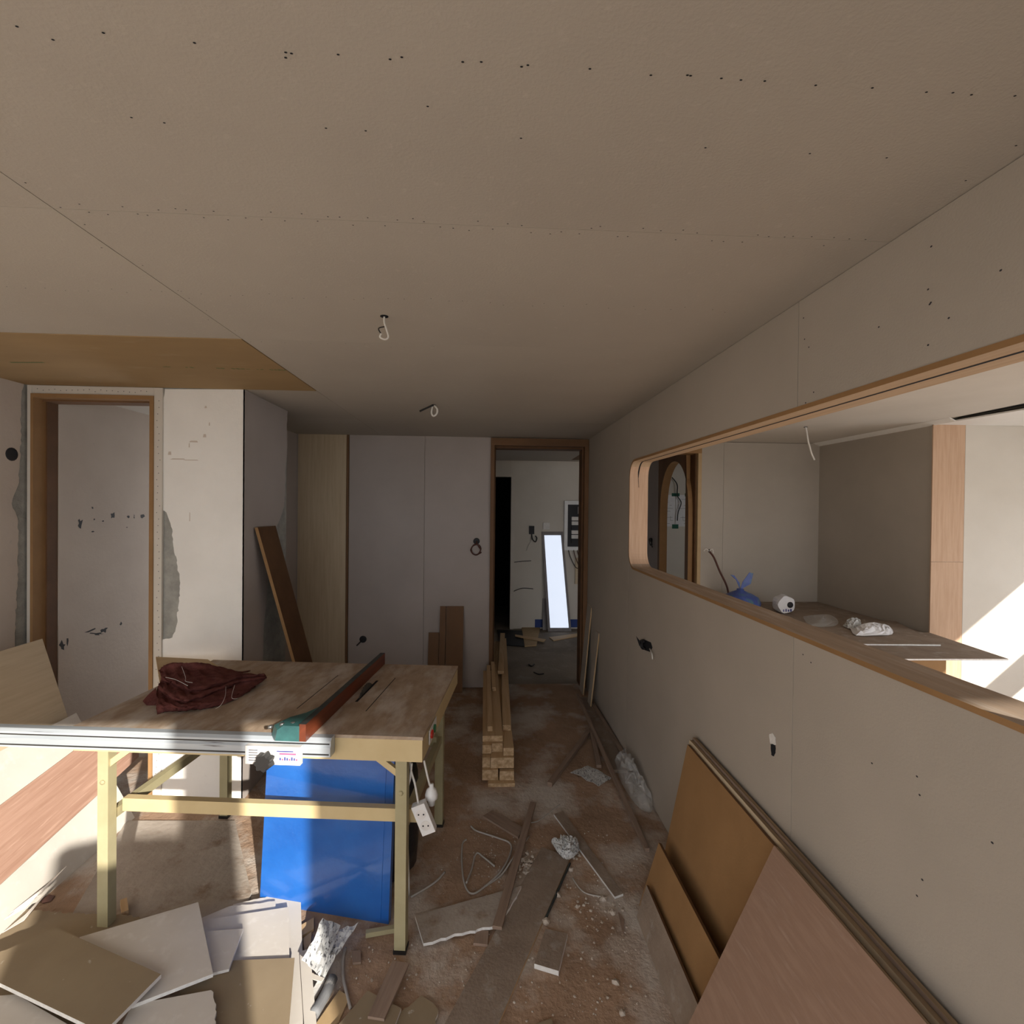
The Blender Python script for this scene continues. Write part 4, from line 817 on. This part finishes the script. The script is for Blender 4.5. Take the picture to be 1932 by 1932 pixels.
e = PX(1218, 1215, XR); t = thing('wall_outlet', e, 'torn outlet hole with black cable ring in the right wall', 'cable outlet')
ho = [PX(x, y, XR-.001) for x, y in ((1200, 1200), (1207, 1209), (1216, 1207), (1228, 1212), (1231, 1222), (1226, 1230), (1215, 1226), (1206, 1218))]
slab('outlet_hole', ho, .0005, 'void_dark', t, nrm=(-1, 0, 0))
tube('cable_ring', coil(e+V((0, 0, -.005)), .022, 1.5, 'x', .1, 3), .006, 'cable_black', t, smooth_n=3, sides=6)
tube('wire_end', [PX(1226, 1224, XR-.004), PX(1230, 1234, XR-.02), PX(1231, 1244, XR-.02)], .004, 'cable_white', t, smooth_n=4, sides=6)
e = PX(1457, 1408, XR); t = thing('wall_hole', e, 'small broken hole with white chip in the right wall', 'hole')
slab('hole_dark', jag([PX(x, y, XR-.001) for x, y in ((1454, 1404), (1463, 1404), (1463, 1420), (1460, 1427), (1455, 1424))], .002, .006), .0005, 'void_dark', t, nrm=(-1, 0, 0))
slab('plaster_chip', jag([PX(x, y, XR-.0015) for x, y in ((1451, 1386), (1457, 1383), (1463, 1392), (1464, 1405), (1453, 1403))], .002, .006), .001, 'gyps_edge', t, nrm=(-1, 0, 0))
# ceiling cables
def hang(px, py, pts, label, r=.005):
    c = PZ(px, py, H-.001); o = tube('ceiling_cable', [c+V(p) for p in pts], r, 'cable_white', smooth_n=6, sides=7); tag(o, label, 'cable')
    lathe('cable_hole', c+V((0, 0, .0005)), [(.014, 0), (.014, -.0015), (.008, -.0018)], 'void_dark', o, n=10); return o
c = hang(725, 597, [(0, 0, 0), (0, 0, -.02), (.008, 0, -.045), (.014, 0, -.068), (.004, -.002, -.078), (-.012, -.005, -.072), (-.008, -.008, -.06)], 'white cable end hooked below the ceiling, nearer one', .0032)
cz_ = PZ(725, 597, H); tube('bare_wire', [cz_+V((-.008, -.006, -.062)), cz_+V((-.018, -.003, -.042)), cz_+V((.004, 0, -.034))], .0022, 'cable_black', c, smooth_n=4, sides=5)
c = hang(818, 764, [(0, 0, 0), (.022, 0, -.025), (.02, 0, -.055), (0, 0, -.07), (-.012, 0, -.05), (-.006, 0, -.01)], 'white cable loop below the ceiling, farther one', .006)
tube('bare_wire', [PZ(818, 764, H-.01), PZ(800, 772, H-.035), PZ(792, 776, H-.05)], .006, 'cable_black', c, smooth_n=4, sides=5)
c = hang(1520, 806, [(0, 0, 0), (.01, 0, -.04), (.02, 0, -.10), (.035, 0, -.15), (.05, 0, -.20), (.075, 0, -.25)], 'cable end hanging from the kitchen side ceiling', .006)
# ================================================================== HALL THINGS
M0, M1 = YH-.015, YH-.17
mt_ = [PY(1022, 1003, M0), PY(1062, 1003, M0), PY(1078, 1194, M1), PY(1034, 1195, M1)]
for p in mt_[2:]: p.z = max(p.z, .003)
mt_[2].z = mt_[3].z = .003
gpanel = thing('glowing_panel', (mt_[2]+mt_[3])/2, 'tall narrow glowing white panel in a grey frame leaning on the hall wall', 'light panel')
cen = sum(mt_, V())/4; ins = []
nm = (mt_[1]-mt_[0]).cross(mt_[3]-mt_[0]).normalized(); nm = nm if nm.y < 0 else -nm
slab('frame', mt_, .02, 'frame_grey', gpanel, nrm=nm)
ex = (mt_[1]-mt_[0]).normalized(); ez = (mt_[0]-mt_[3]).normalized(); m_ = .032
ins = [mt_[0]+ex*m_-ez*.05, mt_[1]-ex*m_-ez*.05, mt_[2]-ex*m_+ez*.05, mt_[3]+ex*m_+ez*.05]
slab('glowing_face', [p+nm*.0015 for p in ins], .001, 'panel_glow', gpanel, nrm=nm)  # emissive face gives an even white glow
e = PY(1090, 990, YH); t = thing('fuse_box', (1.27, YH-.05, 1.1), 'open electrical fuse box with white frame on the hall wall', 'fuse box')
X0, X1, Z0, Z1 = PY(1064, 990, YH).x, 1.45, PY(1068, 1038, YH).z, PY(1064, 945, YH).z
box('back_plate', X0, X1, YH-.012, YH-.002, Z0, Z1, 'socket_dark', t)
for a in ((X0, X0+.045, Z0, Z1), (X1-.045, X1, Z0, Z1), (X0+.045, X1-.045, Z1-.05, Z1), (X0+.045, X1-.045, Z0, Z0+.05)): box('frame_piece', a[0], a[1], YH-.04, YH-.012, a[2], a[3], 'plastic_white', t)
for i in range(2):
    for j in range(6): box('breaker', X0+.10+i*.13, X0+.19+i*.13, YH-.045, YH-.012, Z0+.10+j*.062, Z0+.15+j*.062, 'label_white' if (i+j) % 3 else 'socket_dark', t)
box('breaker', X0+.18, X0+.26, YH-.05, YH-.012, Z0+.50, Z0+.60, 'frame_grey', t)
for k, (dx, r) in enumerate(((.0, .1), (.07, .16), (.12, .1), (.16, .13))):
    tube('loose_wire', [V((X0+.06+dx, YH-.03, Z0+.02)), V((X0+.08+dx, YH-.06, Z0-.08)), V((X0+.16+dx, YH-.06, Z0-.18-r*.5)), V((X0+.24+dx*.4, YH-.02, Z0-.24))], .006, ('cable_black', 'cable_brown', 'cable_brown', 'cable_black')[k], t, smooth_n=5, sides=5)
o = box('junction_board', X0+.16, X1, YH-.03, YH-.002, .62, .98, 'ply_beige'); tag(o, 'pale wooden back board with wires under the fuse box', 'board')
sw = PY(1003, 1000, YH); t = thing('switch_box', sw, 'dark switch box with dangling wires on the hall wall', 'switch')
box('box', sw.x-.035, sw.x+.035, YH-.02, YH-.001, sw.z-.055, sw.z+.055, 'socket_dark', t)
tube('wire', [sw+V((0, -.01, -.05)), sw+V((.01, -.03, -.12)), sw+V((.05, -.03, -.16)), sw+V((.07, -.03, -.11)), sw+V((.05, -.02, -.08))], .008, 'cable_black', t, smooth_n=5, sides=5)
tube('wire', [sw+V((0, -.01, -.05)), sw+V((-.01, -.03, -.14)), sw+V((-.05, -.03, -.22)), sw+V((-.07, -.02, -.28))], .004, 'cable_grey', t, smooth_n=5, sides=5)
sw = PY(1030, 993, YH); o = box('small_outlet_box', sw.x-.04, sw.x+.05, YH-.025, YH-.001, sw.z-.04, sw.z+.05, 'label_white'); tag(o, 'small pale outlet box just above the glowing panel', 'outlet')
for i, (a, b, c_) in enumerate((((968, 1061), (985, 1059), (1002, 1058)), ((966, 1117), (985, 1110), (1006, 1111)))):
    o = tube('wall_cable', [PY(*a, YH-.01), PY(*b, YH-.02), PY(*c_, YH-.01)], .005, 'cable_black', smooth_n=5, sides=5); tag(o, ('upper short black cable on the hall wall', 'lower drooping black cable on the hall wall')[i], 'cable')
o = slab('grey_strip', [V((.80, YH-.01, .42)), V((.855, YH-.01, .42)), V((.86, YH-.08, .002)), V((.80, YH-.08, .002))], .015, 'frame_grey', nrm=(0, -1, 0)); tag(o, 'thin grey strip standing left of the glowing panel', 'board')
deb('fibreboard_piece', [(984, 1182), (1020, 1180), (1012, 1216), (990, 1218)], .02, .018, 'mdf_light', 'tan board on the hall floor in front of the wall', 'board')
deb('wood_lath', [(972, 1197), (1030, 1206), (1026, 1210), (972, 1200)], .032, .010, 'timber', 'thin pale lath on the hall floor', 'wood strip')
deb('fibreboard_piece', [(1036, 1202), (1096, 1194), (1096, 1198), (1044, 1208)], .014, .012, 'timber', 'pale board strip on the hall floor under the glowing panel', 'wood strip')
deb('dark_board', [(938, 1188), (990, 1190), (992, 1219), (945, 1216)], .012, .010, 'socket_dark', 'dark flat panel on the hall floor by the dark doorway', 'board')
o = tube('hall_wire', [PZ(1007, 1268, .006), PZ(1016, 1272, .006), PZ(1026, 1271, .006)], .006, 'cable_black', smooth_n=4, sides=5); tag(o, 'short dark wire bit on the hall floor, nearer one', 'cable')
o = tube('hall_wire', [PZ(998, 1254, .006), PZ(1003, 1257, .006), PZ(1008, 1253, .006)], .008, 'cable_black', smooth_n=4, sides=5); tag(o, 'small dark scrap on the hall floor, farther one', 'scrap')
# ================================================================== KITCHEN THINGS
WZ = .785
kw = thing('worktop', (2.6, 4.0, 0), 'brown board worktop base along the kitchen side walls', 'worktop')
box('top_board', KX1+.1, XK-.008, 4.05, YK-.018, WZ-.02, WZ, 'mdf_grey', kw, axis=(1, 0, 0)); box('top_board', 2.55, XK-.008, 3.3, 4.049, WZ-.02, WZ, 'mdf_grey', kw, axis=(0, 1, 0))
box('base_panel', KX1+.12, XK-.6, 4.09, 4.11, 0, WZ-.02, 'mdf', kw); box('base_panel', 2.58, 2.60, 3.34, 4.09, 0, WZ-.02, 'mdf', kw); box('base_panel', 2.6, XK-.02, 3.32, 3.34, 0, WZ-.02, 'mdf', kw)
z1 = WZ+.0235
o = slab('plasterboard_sheet', [PZ(1380, 1213, z1), PZ(1775, 1216, z1), PZ(1690, 1172, z1), PZ(1440, 1160, z1)], .0095, 'mdf_grey', edge='gyps_edge', nrm=(0, 0, 1)); tag(o, 'brown backed sheet with white edge on the kitchen worktop, farther one', 'plasterboard')
z2 = WZ+.0115
o = slab('plasterboard_sheet', [PZ(1560, 1243, z2), PZ(1903, 1243, z2), PZ(1752, 1193, z2), PZ(1640, 1190, z2)], .0095, 'mdf_grey', edge='gyps_edge', nrm=(0, 0, 1)); tag(o, 'brown backed sheet with white edge overhanging the kitchen worktop, nearer one', 'plasterboard')
# blue plastic bag, wire bundle, tape, papers on the worktop
cb_ = PZ(1400, 1135, .80); cb_ = PY(1402, 1130, 4.25)
t = thing('blue_plastic_bag', V((cb_.x, 4.3, WZ)), 'knotted blue plastic bag on the kitchen worktop', 'plastic bag')
lathe('bag_body', (cb_.x, 4.3, WZ), [(.10, 0), (.155, .02), (.165, .07), (.14, .12), (.08, .155), (.03, .175), (.028, .19)], 'bag_blue', t, n=22, wob=.05)
for s, dx, dz in ((-1, -.07, .13), (1, .10, .15)):
    b_ = V((cb_.x, 4.3, WZ+.18)); slab('handle', [b_, b_+V((dx*.5-.03*s, 0, dz*.45)), b_+V((dx-.015, .01, dz)), b_+V((dx+.02, .01, dz*.95)), b_+V((dx*.6+.035, 0, dz*.35))], .004, 'bag_blue', t)
wb_ = [PY(1372, 1108, 4.58), PY(1358, 1078, 4.60), PY(1347, 1052, 4.60), PY(1338, 1040, 4.58)]
p0 = V((wb_[0].x+.02, 4.57, WZ+.005)); o = tube('wire_bundle', [p0]+wb_, .009, 'cable_brown', smooth_n=5, sides=6); tag(o, 'twisted wire bundle sticking up beside the blue bag', 'cable')
for k in range(3): tube('wire_tip', [wb_[-1], wb_[-1]+V((-.03+.03*k, 0, .02)), wb_[-1]+V((-.05+.045*k, 0, -.01*k))], .004, ('cable_white', 'cable_black', 'cable_white')[k], o, smooth_n=4, sides=5)
tc_ = PZ(1484, 1158, WZ+.0); tcy = tc_.y; 
t = thing('wrapped_roll', V((tc_.x, tcy, WZ)), 'roll wrapped in white printed film on the kitchen worktop', 'roll')
lathe('roll', V((tc_.x, tcy+.05, WZ+.075)), [(.03, -.05), (.072, -.05), (.076, -.02), (.076, .03), (.07, .05), (.03, .05)], 'paper_white', t, axis='y', n=20, wob=.05, smooth=False)
lathe('core', V((tc_.x+.03, tcy+.0005, WZ+.075)), [(.026, -.004), (.026, .0)], 'socket_dark', t, axis='y', n=12)
for k in range(4): box('print_mark', tc_.x-.03+.02*k, tc_.x-.022+.022*k, tcy-.0015, tcy, WZ+.018, WZ+.036+.005*(k % 2), 'ink_blue', t)
def wpoly(px, z): return [PZ(x, y, z) for x, y in px]
o = crumple('clear_film', wpoly([(1515, 1165), (1560, 1160), (1580, 1170), (1575, 1182), (1530, 1182)], WZ+.0245), WZ+.0245, .03, 'film_clear', n=8, seed=21, fold=16); tag(o, 'flattened clear film beside the wrapped roll', 'film')
o = crumple('crumpled_paper', wpoly([(1605, 1188), (1650, 1180), (1680, 1186), (1683, 1198), (1655, 1200), (1615, 1200)], WZ+.0245), WZ+.0245, .045, 'paper_white', n=9, seed=22, fold=14); tag(o, 'crumpled white and blue paper on the kitchen worktop', 'paper')
o = crumple('crumpled_plastic', wpoly([(1590, 1182), (1602, 1172), (1622, 1174), (1624, 1184), (1605, 1188)], WZ+.0245), WZ+.0245, .05, 'newsprint', n=8, seed=23, fold=16); tag(o, 'small crumpled grey plastic scrap behind the white paper', 'rubbish')
# drawings taped on the hall wall behind the arch
dp = thing('floor_plan', (2.66, YH-.004, 1.4), 'printed floor plan sheets taped to the wall behind the arch', 'drawing')
for x0, x1 in ((2.42, 2.635), (2.642, 2.88)):
    sh = box('paper_sheet', x0, x1, YH-.005, YH-.003, 1.42, 1.86, 'paper_white', dp)
    r2 = random.Random(int(x0*100))
    for k in range(9):
        xx = r2.uniform(x0+.02, x1-.06); zz = 1.46+k*.042; w_ = r2.uniform(.02, x1-xx-.015)
        box('drawn_line', xx, xx+w_, YH-.0056, YH-.005, zz, zz+.003, 'ink_dark', sh)
        if k % 2: box('drawn_line', xx, xx+.003, YH-.0056, YH-.005, zz, zz+.06, 'ink_dark', sh)
for i, (x, z, sx_, sz_) in enumerate(((2.64, 1.86, .055, .022), (2.80, 1.86, .03, .022), (2.64, 1.42, .045, .03))): box('green_tape', x-sx_, x+sx_, YH-.0065, YH-.0056, z-sz_, z+sz_, 'tape_green', dp)
o = tube('hanging_cable', [V((2.58, YH-.02, 2.10)), V((2.65, YH-.03, 2.0)), V((2.655, YH-.03, 1.85)), V((2.71, YH-.03, 1.75)), V((2.67, YH-.03, 1.62)), V((2.66, YH-.03, 1.5))], .007, 'cable_black', smooth_n=6, sides=6); tag(o, 'black cable hanging in front of the taped floor plans', 'cable')
e = PX(1231, 1022, XA-.003); o = tube('cable_coil', [e+V((0, 0, .02))]+coil(e, .035, 2, 'x', .15, 6)+[e+V((-.02, -.06, -.06))], .006, 'cable_black', smooth_n=3, sides=6); tag(o, 'small black cable coil on the wall left of the arch', 'cable')
